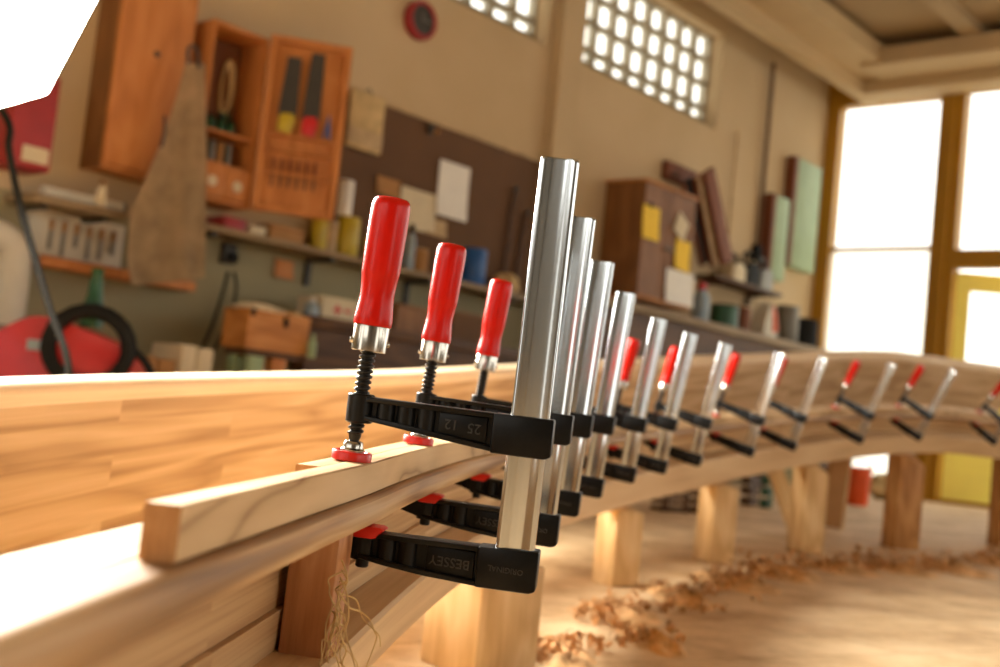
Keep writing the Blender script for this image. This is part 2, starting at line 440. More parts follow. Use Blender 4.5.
# ---- tall laminated panel behind
PB = [(-0.3, -0.010), (0.4, -0.004), (1.0, -0.001), (1.6, 0.0), (2.0, 0.003), (2.5, 0.004), (3.0, -0.001), (3.5, -0.011), (4.0, -0.02), (4.5, -0.022), (5.0, -0.016), (5.5, 0.01), (6.3, 0.05)]
def pb(s):
    for (a, x), (b, y) in zip(PB, PB[1:]):
        if s <= b: return x + (y - x) * max(0, (s - a)) / (b - a)
    return PB[-1][1]
def pfn2(s, a, b):
    k = min(max((s - 1.8) / 1.5, 0), 1)
    return (a, b + pb(s) - (0.14 * k if b < -0.2 else 0))
panel = thing('laminated_panel', 'tall curved golden laminated wood panel running behind the clamped beam', 'wood panel', ROOT0)
pfn = lambda s, a, b: (a, b + pb(s))
sweep('laminated_face', [(-0.45, -0.0262), (-0.492, -0.0262), (-0.492, -0.25), (-0.45, -0.25)], -0.1, 6.3, 130, [M['oakpanel'], M['endgrain']], panel, pfn2)
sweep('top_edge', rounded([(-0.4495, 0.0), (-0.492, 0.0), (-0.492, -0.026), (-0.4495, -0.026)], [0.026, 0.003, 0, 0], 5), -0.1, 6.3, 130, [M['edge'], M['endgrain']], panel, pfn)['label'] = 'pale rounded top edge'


# ------------------------------------------------------------------ bar clamps
def make_clamp(mw, label):
    root = thing('bar_clamp', label, 'clamp', mw, 'bar clamps along the curved beam')
    g = lambda a, b: (a - 0.121, b + 0.073)           # workpiece (a,b) -> clamp local (x,z)
    # --- steel bar with a grooved profile
    lh = [(-0.0136, 0.0036), (-0.0134, 0.0052), (-0.0128, 0.0062), (-0.0118, 0.0067)]
    for q in range(9):
        u_ = q / 8; lh.append((-0.0106 + 0.0066 * u_, 0.0067 - 0.0015 * u_ * u_ * (3 - 2 * u_)))
    half = lh + [(-0.0015, 0.0052)] + [(-x, y) for x, y in reversed(lh + [(-0.0015, 0.0052)])]
    prof = half + [(x, -y) for x, y in half[::-1]]
    bm = BM(); rings = []
    zs = [(0.006, 1.0), (0.150, 1.0), (0.298, 1.0), (0.3002, 0.985), (0.301, 0.94)]
    for z, k in zs:
        rings.append([bm.verts.new((x * k, y * k, z)) for x, y in prof])
    for a, b in zip(rings, rings[1:]):
        for i in range(len(prof)):
            bm.faces.new([a[i], a[(i + 1) % len(prof)], b[(i + 1) % len(prof)], b[i]])
    bm.faces.new(rings[0]); bm.faces.new(rings[-1][::-1])
    finish('bar', bm, M['steel'], root, None, 50)
    # --- cast jaws: web, rims, ribs, heel block, raised lettering
    def jaw(name, top, bot, web_poly, ribs, heel, panel_rng, texts, extra=None):
        bm = BM()
        prism(bm, [g(*p) for p in web_poly], -0.0022, 0.0022)
        # rims follow the upper and the lower outline
        for line, sgn in ((top, -1), (bot, 1)):
            inner = [(a, b + sgn * 0.0036) for a, b in line]
            prism(bm, [g(*p) for p in line + inner[::-1]], -0.0084, 0.0084, bev=0.0008)
        for a, b0, b1, rr in ribs:
            x, z0 = g(a, b0); _, z1 = g(a, b1)
            lathe(bm, [(rr, z0), (rr, z1)], 12, M4=T3(x, 0, 0))
        prism(bm, [g(*p) for p in heel], -0.0098, 0.0098, bev=0.0016)
        a0, a1, b0, b1 = panel_rng
        prism(bm, [g(a0, b1), g(a1, b1 - 0.001), g(a1, b0 - 0.003), g(a0, b0)], -0.0050, 0.0050, bev=0.0006)
        if extra: extra(bm)
        jo = finish(name, bm, M['castiron'], root, None, 35)
        bm2 = BM()
        for s, size, a, b, y, tilt in texts:
            me = text_mesh(s, size, 0.0008)
            x, z = g(a, b)
            M4 = T3(x, -y, z) @ RY(tilt) @ RX(PI / 2) @ RZ(PI)
            me.transform(M4); bm2.from_mesh(me); D.meshes.remove(me)
        finish('raised_lettering', bm2, M['letter'], jo, None, 0)
    top = [(0.022, -0.0470), (0.05, -0.0470), (0.1, -0.0467)]
    bot = [(0.012, -0.0658), (0.03, -0.0684), (0.06, -0.0718), (0.1, -0.0743)]
    def nub(bm):
        prism(bm, [g(*p) for p in [(-0.0225, -0.0575), (-0.0215, -0.0470), (-0.012, -0.0448), (0.006, -0.0448), (0.009, -0.0500), (0.021, -0.0500), (0.021, -0.0668), (0.010, -0.0655)]], -0.0072, 0.0072, bev=0.0008)
        x, z = g(0.0145, -0.0728)
        lathe(bm, [(0.0040, z), (0.0048, z + 0.001), (0.0048, z + 0.0075)], 14, M4=T3(x, 0, 0))
    jaw('fixed_jaw', top, bot, [(0.010, -0.0470), (0.1, -0.0467), (0.1, -0.0743), (0.06, -0.0718), (0.03, -0.0684), (0.010, -0.0655)],
        [(0.0135, -0.067, -0.049, 0.0078), (0.031, -0.067, -0.049, 0.0074), (0.046, -0.069, -0.049, 0.0074)],
        [(0.096, -0.0462), (0.1385, -0.0452), (0.1385, -0.0725), (0.134, -0.0745), (0.096, -0.0745)],
        (0.060, 0.094, -0.0705, -0.0505),
        [('BESSEY', 0.0094, 0.0768, -0.0605, 0.0050, 0.03), ('ORIGINAL', 0.0054, 0.1165, -0.0600, 0.0098, 0.03)], nub)
    cap = BM()
    prism(cap, [g(*p) for p in [(0.004, -0.0429), (0.026, -0.0429), (0.0295, -0.0448), (0.0225, -0.0500), (0.0225, -0.0515), (0.007, -0.0515)]], -0.0092, 0.0092, bev=0.0012)
    o = finish('pressure_cap', cap, M['redcap'], root, None, 35); o['label'] = 'red plastic cap on the lower jaw'
    top = [(0.005, 0.0465), (0.05, 0.0462), (0.1, 0.0458)]
    bot = [(0.005, 0.0300), (0.03, 0.0272), (0.07, 0.0222), (0.1, 0.0188)]
    def boss(bm):
        x, z = g(0, 0.0275)
        lathe(bm, [(0.0088, z), (0.0096, z + 0.001), (0.0096, z + 0.0195), (0.0088, z + 0.0205)], 28, M4=T3(x, 0, 0))
    jaw('sliding_jaw', top, bot, [(0.004, 0.0465), (0.1, 0.0458), (0.1, 0.0188), (0.07, 0.0222), (0.03, 0.0272), (0.004, 0.0300)],
        [(0.019, 0.029, 0.045, 0.0074), (0.0335, 0.028, 0.045, 0.0074), (0.048, 0.026, 0.045, 0.0074)],
        [(0.096, 0.0462), (0.1385, 0.0460), (0.1385, 0.0200), (0.134, 0.0180), (0.096, 0.0182)],
        (0.058, 0.092, 0.0268, 0.0430),
        [('25', 0.0100, 0.0830, 0.0335, 0.0050, 0.03), ('12', 0.0100, 0.0668, 0.0345, 0.0050, 0.03)], boss)
    # --- screw, swivel pad, ferrule, handle: all round the axis a = 0
    x0, zz = g(0, 0)
    x0 -= 0.0022
    AX = T3(x0, 0, zz) @ RY(math.radians(2.2))
    bm = BM(); pr = []
    z = 0.0195
    while z < 0.0805:
        pr.append((0.0052, z)); z += 0.00055
    pitch = 0.0039
    def th(r, z, t):
        f = (z / pitch - t / (2 * PI)) % 1.0
        w = 1 - abs(f * 2 - 1)
        return 0.0042 + 0.0017 * min(max((w - 0.25) * 2.6, 0), 1)
    lathe(bm, pr, 20, M4=AX, twist=th)
    lathe(bm, [(0.0026, 0.0105), (0.0030, 0.0130), (0.0046, 0.0178), (0.0046, 0.0200)], 20, M4=AX)
    finish('screw', bm, M['blackscrew'], root, None, 40)
    bm = BM(); lathe(bm, [(0.0088, 0.0058), (0.0088, 0.0082), (0.0074, 0.0094), (0.0070, 0.0122), (0.0060, 0.0140), (0.0036, 0.0148)], 24, M4=AX)
    pad = finish('swivel_socket', bm, M['chrome'], root, None, 40)
    bm = BM(); lathe(bm, [(0.0130, 0.0002), (0.0142, 0.0010), (0.0144, 0.0060), (0.0136, 0.0071), (0.0108, 0.0071), (0.0098, 0.0062)], 32, M4=AX)
    o = finish('pressure_pad', bm, M['redcap'], root, None, 40); o['label'] = 'round red pad under the screw'
    AX = AX @ T3(0, 0, 0.0024)
    bm = BM(); lathe(bm, [(0.0118, 0.0760), (0.0124, 0.0764), (0.0128, 0.0938), (0.0124, 0.0946)], 32, M4=AX)
    fer = finish('ferrule', bm, M['chrome'], root, None, 40)
    bm = BM()
    lathe(bm, [(0.0014, -0.0146), (0.0020, -0.0138), (0.0020, 0.0138), (0.0014, 0.0146)], 12, M4=AX @ T3(0, 0, 0.0826) @ RZ(0.4) @ RY(PI / 2))
    finish('pin', bm, M['chrome'], fer, None, 40)
    bm = BM()
    lathe(bm, [(0.0118, 0.0940), (0.0136, 0.0946), (0.0139, 0.0970), (0.0138, 0.1000), (0.0131, 0.1060), (0.0124, 0.1120), (0.0122, 0.1170), (0.0125, 0.1230), (0.0131, 0.1290), (0.0135, 0.1310), (0.0137, 0.1330),
               (0.0140, 0.1500), (0.0142, 0.1700), (0.0140, 0.1800), (0.0132, 0.1838), (0.0116, 0.1858), (0.0080, 0.1866), (0.0030, 0.1868)], 40, M4=AX)
    o = finish('handle', bm, M['redhandle'], root, None, 50); o['label'] = 'red lacquered wooden handle'
    return root

def clamp_matrix(s):
    X, t, A, B = frame(s)
    M4 = Matrix((A, t, B)).transposed().to_4x4()
    M4.translation = X + A * 0.121 - B * 0.073
    return M4
CL = ['nearest bar clamp, sharp, with red handle and raised lettering on its lower jaw',
      'second bar clamp from the camera, directly behind the nearest one',
      'third bar clamp from the camera, the smallest of the three complete red handles at left',
      'fourth bar clamp from the camera, its red handle hidden behind the nearest steel bar',
      'fifth bar clamp from the camera, its bar just left of the first distant red handle',
      'sixth bar clamp from the camera, red handle in front of the brown wall cabinet\'s foot',
      'seventh bar clamp from the camera, its bar between the second and third small red handles',
      'eighth bar clamp from the camera, standing just left of the wide gap in the row',
      'ninth bar clamp from the camera, its bar nearly touching the left edge of the big window',
      'tenth bar clamp from the camera, leaning bar standing below the first window pane',
      'eleventh bar clamp from the camera, strongly leaning under the ochre window post',
      'farthest bar clamp, cut by the right edge of the photo']
CL[8] = 'ninth bar clamp from the camera, its bar ending at the window\'s lower left corner'
CL[4] = 'fifth bar clamp from the camera, its bar touching a small distant red handle'
CL[5] = 'sixth bar clamp from the camera, with the first small red handle beyond the steel bars'
CL[7] = 'eighth bar clamp from the camera, its dull grey bar right of the seventh clamp'
bpy.context.view_layer.update()
proto = make_clamp(clamp_matrix(S_CL[0]), CL[0])
def copy_tree(o, parent=None):
    c = o.copy(); COL.objects.link(c); c.parent = parent
    for ch in list(o.children):
        if ch is not c: copy_tree(ch, c)
    return c
for i in range(1, 12):
    c = copy_tree(proto); c.matrix_world = clamp_matrix(S_CL[i]); c['label'] = CL[i]

# ------------------------------------------------------------------ room frame: back wall and end wall meet at right angles
g_ = ray(960, 505) - CAM
P1 = CAM + g_ * (-HC / g_.z)
YAW = math.radians(41.5)
UU = Vector((math.sin(YAW), math.cos(YAW), 0)); NN = Vector((-math.cos(YAW), math.sin(YAW), 0))
g_ = ray(811, 345) - CAM
Qc = CAM + g_ * (((P1 - CAM).dot(UU)) / g_.dot(UU)); Qc.z = 0
WB = Matrix((UU, NN, Vector((0, 0, 1)))).transposed().to_4x4(); WB.translation = Qc      # back wall: x to the corner, -y into the room
WE = Matrix((-NN, UU, Vector((0, 0, 1)))).transposed().to_4x4(); WE.translation = Qc     # end wall: x away from the corner, -y into the room
WBi, WEi = WB.inverted(), WE.inverted()
def hit(Wi, px, py, o=0.0):
    c = Wi @ CAM; d = (Wi.to_3x3() @ (ray(px, py) - CAM))
    t = (-o - c.y) / d.y; p = c + d * t
    return p.x, p.z
def pb_(px, py, o=0.0): return hit(WBi, px, py, o)
def pe_(px, py, o=0.0): return hit(WEi, px, py, o)
def rect(px0, py0, px1, py1, o=0.0, f=pb_):
    """wall rectangle whose mid lines pass the given pixel limits"""
    mx, my = (px0 + px1) / 2, (py0 + py1) / 2
    return f(px0, my, o)[0], f(px1, my, o)[0], f(mx, py1, o)[1], f(mx, py0, o)[1]

ZC = 3.62
# floor, outside ground
bm = BM(); box(bm, -16, 0.0, -14, 0.0, -0.1, 0.0); struct('floor', bm, M['floor'], WB)
bm = BM(); box(bm, 0.02, 30, -22, 6, -0.16, -0.03); struct('trim_4', bm, M['concrete'], WB)

# back wall with two clerestory openings
GO = -0.12
w1a, w1b = pb_(577, 40, GO)[0], pb_(707, 95, GO)[0]
w2b = pb_(537, 15, GO)[0]
ox1, ox2 = pb_(574, 40)[0], w2b - (w1b - pb_(574, 40)[0])
zlo = (pb_(579, 60, GO)[1] + pb_(700, 120, GO)[1]) / 2
zhi = (pb_(640, -4, GO)[1] + pb_(703, 30, GO)[1]) / 2
zop = (pb_(579, 62)[1] + pb_(700, 122)[1]) / 2
def wall_with_holes(bm, x0, x1, y0, y1, z0, z1, holes):
    xs = sorted({x0, x1, *[h[0] for h in holes], *[h[1] for h in holes]}); zs = sorted({z0, z1, *[h[2] for h in holes], *[h[3] for h in holes]})
    for a, b in zip(xs, xs[1:]):
        for c, d in zip(zs, zs[1:]):
            if any(h[0] <= (a + b) / 2 <= h[1] and h[2] <= (c + d) / 2 <= h[3] for h in holes): continue
            box(bm, a, b, y0, y1, c, d)
bm = BM(); wall_with_holes(bm, -16, 0.0, 0.0, 0.205, 0.0, 4.6, [(ox1, w1b, zop, zhi), (ox2, w2b, zop, zhi)])
struct('wall_back', bm, M['wall'], WB)
M['mortar'] = plain('glass block mortar', lin(150, 136, 108), 0.9)
def block_window(name, x0, x1):
    fr = BM(); dx = (w1b - w1a) / 8; dz = (zhi - zlo) / 3.55
    zz = [zop, zlo] + [zlo + dz * (0.55 + k) for k in range(4)]
    xs = [x1 - dx * k for k in range(14) if x1 - dx * k > x0] + [x0]
    for xx in xs: box(fr, max(xx - 0.016, x0), min(xx + 0.016, x1), 0.12, 0.20, zop, zhi)
    for z in zz: box(fr, x0, x1, 0.122, 0.198, max(z - 0.016, zop), min(z + 0.016, zhi))
    o = struct(name, fr, M['mortar'], WB)
    gl = BM()
    for b_, a_ in zip(xs, xs[1:]):
        for c, d in zip(zz, zz[1:]):
            if b_ - a_ > 0.03: box(gl, a_ + 0.012, b_ - 0.012, 0.13, 0.19, c + 0.012, min(d, zhi) - 0.012)
    finish('glass_blocks', gl, M['block'], o, None, 0)
    return o
block_window('window_1', ox1, w1b)
block_window('window_2', ox2, w2b)

# pilaster between them and a ceiling with a stepped cornice
x0, x1, _, _ = rect(559, 60, 581, 100, 0.09)
bm = BM(); box(bm, x0, x1, -0.09, 0.0, 0.0, 4.6); struct('trim_1', bm, M['tan'], WB)
zcb = pb_(862, 99, 0.35)[1]
cz0 = pe_(862, 99, 0.25)[1]
# soffit ring along both walls, then the recessed ceiling panel
CO = pe_(862, 99, 0.12)[0]
bm = BM()
box(bm, -16, -0.02, -CO - 0.13, -CO, cz0, cz0 + 0.16); box(bm, -16, -0.02, -CO - 0.48, -CO - 0.13, cz0 + 0.13, cz0 + 0.30)
box(bm, -0.40, -0.10, -14, -CO - 0.13, cz0, cz0 + 0.12); box(bm, -0.86, -0.40, -14, -CO - 0.3, cz0 + 0.10, cz0 + 0.26)
struct('trim_2', bm, M['cornice'], WB)
bm = BM(); box(bm, -16, 0.3, -14, 0.0, cz0 + 0.36, cz0 + 0.5)
box(bm, -16, -0.7, -CO - 1.35, -CO - 1.20, cz0 + 0.26, cz0 + 0.36)
struct('ceiling', bm, M['ceil'], WB)

M['darkwall'] = plain('added wall grey', lin(132, 128, 120), 0.9)  # for two unseen walls, added to darken what the clamp bars reflect
bm = BM(); wall_with_holes(bm, -16, 8, -12.3, -12.0, 0, 4.6, [(-10.6, -8.6, 0.0, 3.3), (-8.0, -4.0, 1.5, 3.3), (-3.4, 0.6, 1.5, 3.3), (1.2, 5.2, 1.5, 3.3)])  # openings placed to throw bright streaks onto the steel bars
struct('wall_front_added', bm, M['darkwall'], WB)
bm = BM(); wall_with_holes(bm, 0, 12.6, -0.3, 0.0, 0, 4.6, [(8.2, 9.8, 0.0, 3.3), (4.6, 7.7, 1.5, 3.3), (10.3, 12.0, 1.5, 3.3)])
struct('wall_left_added', bm, M['darkwall'], WB @ T3(-16, -12.3, 0) @ RZ(PI / 2))

# end wall: ochre framed glazing and a yellow door
ex = lambda px, py: pe_(px, py)[0]
ez = lambda px, py: pe_(px, py)[1]
pa0, pa1 = ex(834, 220), ex(934, 220)
zt = ez(893, 103); zm = ez(876, 249)
pb0 = ex(965, 170)
zt2 = ez(985, 91) ; ztr0 = ez(985, 268); ztr1 = ez(985, 250)
DW = 2.2
bm = BM()
post = lambda a, b, z0, z1, y0=-0.06, y1=0.10: box(bm, a, b, y0, y1, z0, z1, bev=0.006)
post(0.0, pa0, 0.0, zt + 0.35)
post(pa1, pb0 - 0.02, 0.0, zt + 0.35)
post(pa1 + 0.10, pb0 - 0.10, 0.0, zt + 0.34, -0.10, -0.05)
post(pb0 - 0.03, 9.0, zt + 0.03, zt + 0.36)
post(pa0 - 0.01, pa1 + 0.01, zt, zt + 0.36)
post(pb0 + DW, pb0 + DW + 0.3, 0, zt + 0.34)
post(pb0 - 0.03, pb0 + DW + 0.01, ztr0, ztr1)
box(bm, pa0, pa1, -0.03, 0.05, zm - 0.018, zm + 0.018)
box(bm, pa0 - 0.01, pa1 + 0.01, -0.06, 0.10, 0.0, 0.10)
struct('wall_end', bm, M['ochre'], WE)
bm = BM(); box(bm, pa0, pa1, 0.01, 0.02, zm + 0.015, zt); o = struct('window_3', bm, M['glass'], WE)
bm = BM(); box(bm, pa0, pa1, 0.01, 0.02, 0.10, zm - 0.015); o = struct('window_4', bm, M['frost'], WE)
bm = BM(); box(bm, pb0 - 0.03, pb0 + DW, 0.01, 0.02, ztr1, zt + 0.04); o = struct('window_5', bm, M['glass'], WE)
# upper wall above glazing
bm = BM(); box(bm, 0.0, 9.0, -0.02, 0.2, zt + 0.36, 4.6); struct('wall_right', bm, M['tan'], WE)
# yellow door leaf, swung a little outward
dx0 = pb0 - 0.06
dlr = struct
dm = WE @ T3(dx0 + 0.02, 0.06, 0.0) @ RZ(0.6)
bm = BM()
fw_ = 0.15
dh = ztr0 - 0.02
box(bm, 0, fw_, 0, 0.06, 0.02, dh, bev=0.005); box(bm, 1.0, 1.0 + fw_, 0, 0.06, 0.02, dh, bev=0.005)
box(bm, fw_, 1.0, 0, 0.06, dh - 0.17, dh, bev=0.005); box(bm, fw_, 1.0, 0.0, 0.06, 0.02, 0.30, bev=0.005); box(bm, fw_, 1.0, 0.015, 0.045, 0.30, 0.95)
box(bm, fw_, 1.0, 0, 0.06, 0.9, 1.02, bev=0.005)
door = struct('door_1', bm, M['yellow'], dm)
gb = BM(); box(gb, fw_, 1.0, 0.025, 0.035, 1.02, dh - 0.17); finish('door_pane', gb, M['glass'], door, None, 0)
hb = BM(); lathe(hb, [(0.012, 0), (0.012, 0.07)], 12, M4=T3(1.07, 0.0, 1.05) @ RX(PI / 2)); box(hb, 0.95, 1.082, -0.085, -0.065, 1.035, 1.065, bev=0.004); finish('door_handle', hb, M['darkgrey'], door, None, 40)
bm = BM(); box(bm, pb0 - 0.05, pb0 + DW, -0.02, 0.16, 0.0, 0.035); struct('trim_3', bm, M['ochre'], WE)

# ------------------------------------------------------------------ wall things helper
def wthing(name, label, cat, x, z, o=0.0, rot=0.0, group=None, W=WB):
    return thing(name, label, cat, W @ T3(x, -o, z) @ RZ(rot), group)
def solve_o(px_wall, px_front, py):
    """depth of a wall unit whose left side shows from px_wall (at the wall) to px_front (at its front)"""
    x = pb_(px_wall, py)[0]; a, b = 0.0, 1.5
    for _ in range(40):
        o = (a + b) / 2
        if pb_(px_front, py, o)[0] > x: a = o
        else: b = o
    return x, (a + b) / 2

def paper(name, label, cat, px0, py0, px1, py1, mat, o=0.03, tilt=0.0, group=None, thick=0.003, W=WB, f=pb_):
    x0, x1, z0, z1 = rect(px0, py0, px1, py1, o, f)
    bm = BM(); w, h = (x1 - x0), (z1 - z0); n = 6
    # a slightly curled sheet with real thickness
    for k in range(n):
        a, b = k / n, (k + 1) / n
        ya, yb = 0.012 * (1 - a) ** 3, 0.012 * (1 - b) ** 3
        box(bm, -w / 2, w / 2, -thick - ya, -ya, a * h, b * h + 0.0001)
    bmesh.ops.remove_doubles(bm, verts=bm.verts, dist=0.0002)
    ob = finish(name, bm, mat, None, W @ T3((x0 + x1) / 2, -o, z0) @ RY(tilt), 30)
    return tag(ob, label, cat, group)

def lath(name, label, cat, px, py_base, py_top, wpx, prof, mats, o=0.15, W=WB, f=pb_, group=None, extra=None, z=None):
    """turned object standing at wall distance o; prof: (radius fraction, height fraction, material)"""
    x0 = f(px - wpx / 2, (py_base + py_top) / 2, o)[0]; x1 = f(px + wpx / 2, (py_base + py_top) / 2, o)[0]
    xc = f(px, py_base, o)[0]; zb = f(px, py_base, o)[1] if z is None else z; zt_ = f(px, py_top, o)[1]
    R_ = (x1 - x0) / 2 * 0.86; H = max(zt_ - zb, 0.03)
    mw = W @ T3((x0 + x1) / 2, -o, zb)
    mats = mats if isinstance(mats, list) else [mats]
    parts = {}
    for r, h, part in prof: parts.setdefault(part, []).append((max(r * R_, 0.001), h * H))
    if len(parts) == 1:
        bm = BM(); lathe(bm, list(parts.values())[0], 24)
        return tag(finish(name, bm, mats[0], None, mw, 40), label, cat, group)
    root = thing(name, label, cat, mw, group)
    for i, (pn, pr) in enumerate(parts.items()):
        bm = BM(); lathe(bm, pr, 24); finish(pn, bm, mats[i], root, None, 40)
    return root
TIN = [(0.95, 0, 'body'), (1, 0.02, 'body'), (1, 0.93, 'body'), (0.96, 0.95, 'body'), (0.98, 0.95, 'lid'), (0.98, 0.99, 'lid'), (0.9, 1, 'lid')]
BOTTLE = [(0.9, 0, 'body'), (1, 0.03, 'body'), (1, 0.6, 'body'), (0.8, 0.72, 'body'), (0.45, 0.8, 'body'), (0.45, 0.82, 'body'), (0.5, 0.82, 'cap'), (0.5, 0.98, 'cap'), (0.4, 1, 'cap')]

# ---- closed cupboard, upper left
xA, oA = solve_o(89, 111, 90)
_, xA1, _, _ = rect(111, 60, 190, 100, oA)
zA0 = pb_(150, 178, oA)[1]; zA1 = 2.75
cup = thing('wall_cupboard', 'closed orange wooden cupboard with dark side and keyhole, at upper left behind the hanging cloth', 'cupboard', WB @ T3(xA, 0, zA0))
w = xA1 - xA; h = zA1 - zA0
bm = BM(); box(bm, 0.012, w, -oA + 0.03, -0.002, 0.0, h, bev=0.004); finish('carcass', bm, M['cab'], cup, None, 35)
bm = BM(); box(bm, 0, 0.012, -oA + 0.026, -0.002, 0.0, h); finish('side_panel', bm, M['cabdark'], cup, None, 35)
bm = BM(); box(bm, 0.005, w - 0.003, -oA, -oA + 0.025, 0.02, h - 0.01, bev=0.004); dr = finish('door', bm, M['cab'], cup, None, 35)
kx, kz = pb_(157, 54, oA)
bm = BM(); lathe(bm, [(0.016, 0), (0.016, 0.004), (0.01, 0.008)], 16, M4=T3(kx - xA, -oA, kz - zA0) @ RX(PI / 2)); finish('keyhole', bm, M['darkgrey'], dr, None, 40)

# ---- open tool cabinet
oB = 0.24
xB0 = pb_(204, 110, oB)[0]; xB1 = pb_(262, 110, oB)[0]
zB0 = pb_(235, 206, oB)[1]; zB1 = pb_(238, 27, oB)[1]
w = xB1 - xB0; h = zB1 - zB0
tc_ = thing('tool_cabinet', 'open orange wooden tool cabinet with shelves and drawers, its right door swung wide', 'tool cabinet', WB @ T3(xB0, 0, zB0))
bm = BM(); box(bm, 0.015, w - 0.015, -0.016, -0.004, 0.0, h); finish('back_panel', bm, M['cabback'], tc_, None, 0)
for nm, a, b in (('side_panel', 0, 0.018), ('side_panel', w - 0.018, w)):
    bm = BM(); box(bm, a, b, -oB, -0.004, 0, h, bev=0.002); finish(nm, bm, M['cab'], tc_, None, 35)
for nm, z in (('top_panel', h - 0.02), ('bottom_panel', 0.0)):
    bm = BM(); box(bm, 0.018, w - 0.018, -oB, -0.016, z, z + 0.02, bev=0.002); finish(nm, bm, M['cab'], tc_, None, 35)
shz = []
for py in (137, 169):
    z = pb_(235, py, oB)[1] - zB0; shz.append(z)
    bm = BM(); box(bm, 0.018, w - 0.018, -oB + 0.01, -0.016, z, z + 0.014, bev=0.001); finish('shelf', bm, M['cab'], tc_, None, 35)
for k in range(2):
    a = 0.02 + k * (w - 0.04) / 2; b = a + (w - 0.04) / 2 - 0.004
    bm = BM(); box(bm, a, b, -oB - 0.004, -0.05, 0.026, shz[1] - 0.004, bev=0.002); dr = finish('drawer', bm, M['cab'], tc_, None, 35)
    bm = BM(); lathe(bm, [(0.028, 0), (0.028, 0.003)], 20, M4=T3((a + b) / 2, -oB - 0.004, (shz[1]) / 2 + 0.005) @ RX(PI / 2)); finish('round_label', bm, M['cream'], dr, None, 40)
dw = 0.43
hinge = T3(w, -oB, 0) @ RZ(math.radians(-4 - 31))
bm = BM(); box(bm, 0.004, dw, -0.012, 0.012, 0.0, h + 0.02, bev=0.002); 
d_ = finish('door', bm, M['cab'], tc_, None, 35, None); d_.matrix_local = hinge
for a0, a1, z0, z1 in ((0.004, 0.04, 0, h + 0.02), (dw - 0.036, dw, 0, h + 0.02), (0.04, dw - 0.036, h - 0.016, h + 0.02), (0.04, dw - 0.036, 0, 0.036)):
    bm = BM(); box(bm, a0, a1, -0.045, -0.012, z0, z1, bev=0.002); finish('door_frame', bm, M['cab'], d_, None, 35)
for z in (0.20, 0.32, 0.40):
    bm = BM(); box(bm, 0.04, dw - 0.036, -0.05, -0.012, z, z + 0.016, bev=0.001); finish('tool_rail', bm, M['cab'], d_, None, 35)
bpy.context.view_layer.update()
DM = tc_.matrix_world @ hinge
def saw(label, xo, zo, hmat, ln, wd):
    r_ = thing('hand_saw', label, 'saw', DM @ T3(xo, -0.052, zo), 'saws in the cabinet door')
    bm = BM(); prism(bm, [(-wd * 0.5, 0.0), (wd * 0.5, 0.0), (wd * 0.42, ln), (-wd * 0.3, ln)], -0.006, -0.003); finish('blade', bm, M['darkgrey'], r_, None, 0)
    bm = BM(); prism(bm, rounded([(-wd * 0.45, -0.075), (wd * 0.25, -0.09), (wd * 0.45, -0.02), (wd * 0.35, 0.02), (-wd * 0.4, 0.015)], 0.012, 3), -0.018, 0.008, bev=0.003); finish('grip', bm, M[hmat], r_, None, 35)
saw('grey saw with yellow grip, left one in the open cabinet door', 0.13, 0.50, 'olive', 0.32, 0.10)
saw('grey saw with red grip, right one in the open cabinet door', 0.25, 0.50, 'red', 0.36, 0.095)
r_ = thing('pliers', 'small blue tool beside the red saw grip on the cabinet door', 'pliers', DM @ T3(0.345, -0.05, 0.42))
bm = BM(); prism(bm, [(-0.02, 0), (-0.008, 0), (0.0, 0.06), (0.008, 0), (0.02, 0), (0.008, 0.08), (0.004, 0.12), (-0.004, 0.12), (-0.008, 0.08)], -0.012, 0.0, bev=0.002); finish('jaws', bm, M['blue'], r_, None, 35)
for i in range(6):
    bm = BM(); zz_ = 0.245 + 0.0
    xo = 0.09 + i * 0.043
    r_ = thing('chisel', 'row of small chisels in the rack of the open cabinet door', 'chisel', DM @ T3(xo, -0.036, 0.215), 'chisels in the door rack')
    bm = BM(); lathe(bm, [(0.006, 0), (0.009, 0.02), (0.007, 0.06), (0.009, 0.07)], 12); finish('handle', bm, M['brownedge'], r_, None, 40)
    bm = BM(); box(bm, -0.005, 0.005, -0.002, 0.002, -0.08, 0.001); finish('blade', bm, M['darkgrey'], r_, None, 0)
TCM = tc_.matrix_world
def in_cab(name, label, cat, x, y, z, rr, hh, mats, group=None, prof=BOTTLE):
    r_ = thing(name, label, cat, TCM @ T3(x, y, z), group); parts = {}
    for r, h_, part in prof: parts.setdefault(part, []).append((r * rr, h_ * hh))
    for i, (pn, pr) in enumerate(parts.items()):
        bm = BM(); lathe(bm, pr, 18); finish(pn, bm, M[mats[i]], r_, None, 40)
in_cab('spray_can', 'orange red can at the left end of the cabinet shelf', 'can', 0.05, -0.14, shz[0] + 0.0141, 0.024, 0.13, ('orange', 'white'))
for k, (x, lab) in enumerate(((0.12, 'first dark green bottle on the cabinet shelf, next to the orange can'), (0.18, 'second dark green bottle on the cabinet shelf, between two others'), (0.24, 'third dark green bottle, rightmost on the cabinet shelf'))):
    in_cab('bottle', lab, 'bottle', x, -0.13, shz[0] + 0.0141, 0.025, 0.10, ('green', 'black'), 'dark bottles on the cabinet shelf')
for k, x in enumerate((0.07, 0.12, 0.17, 0.22)):
    bm = BM(); box(bm, -0.012, 0.012, -0.07, 0.07, 0, 0.12, bev=0.002)
    tag(finish('flat_box', bm, M['grey'] if k % 2 else M['cardboard'], None, TCM @ T3(x, -0.11, shz[1] + 0.0142), 35), ('brown' if k % 2 == 0 else 'grey') + ' upright flat box in the lower cabinet compartment, ' + ('left' if k < 2 else 'right') + ' half', 'box', 'flat boxes in the tool cabinet')
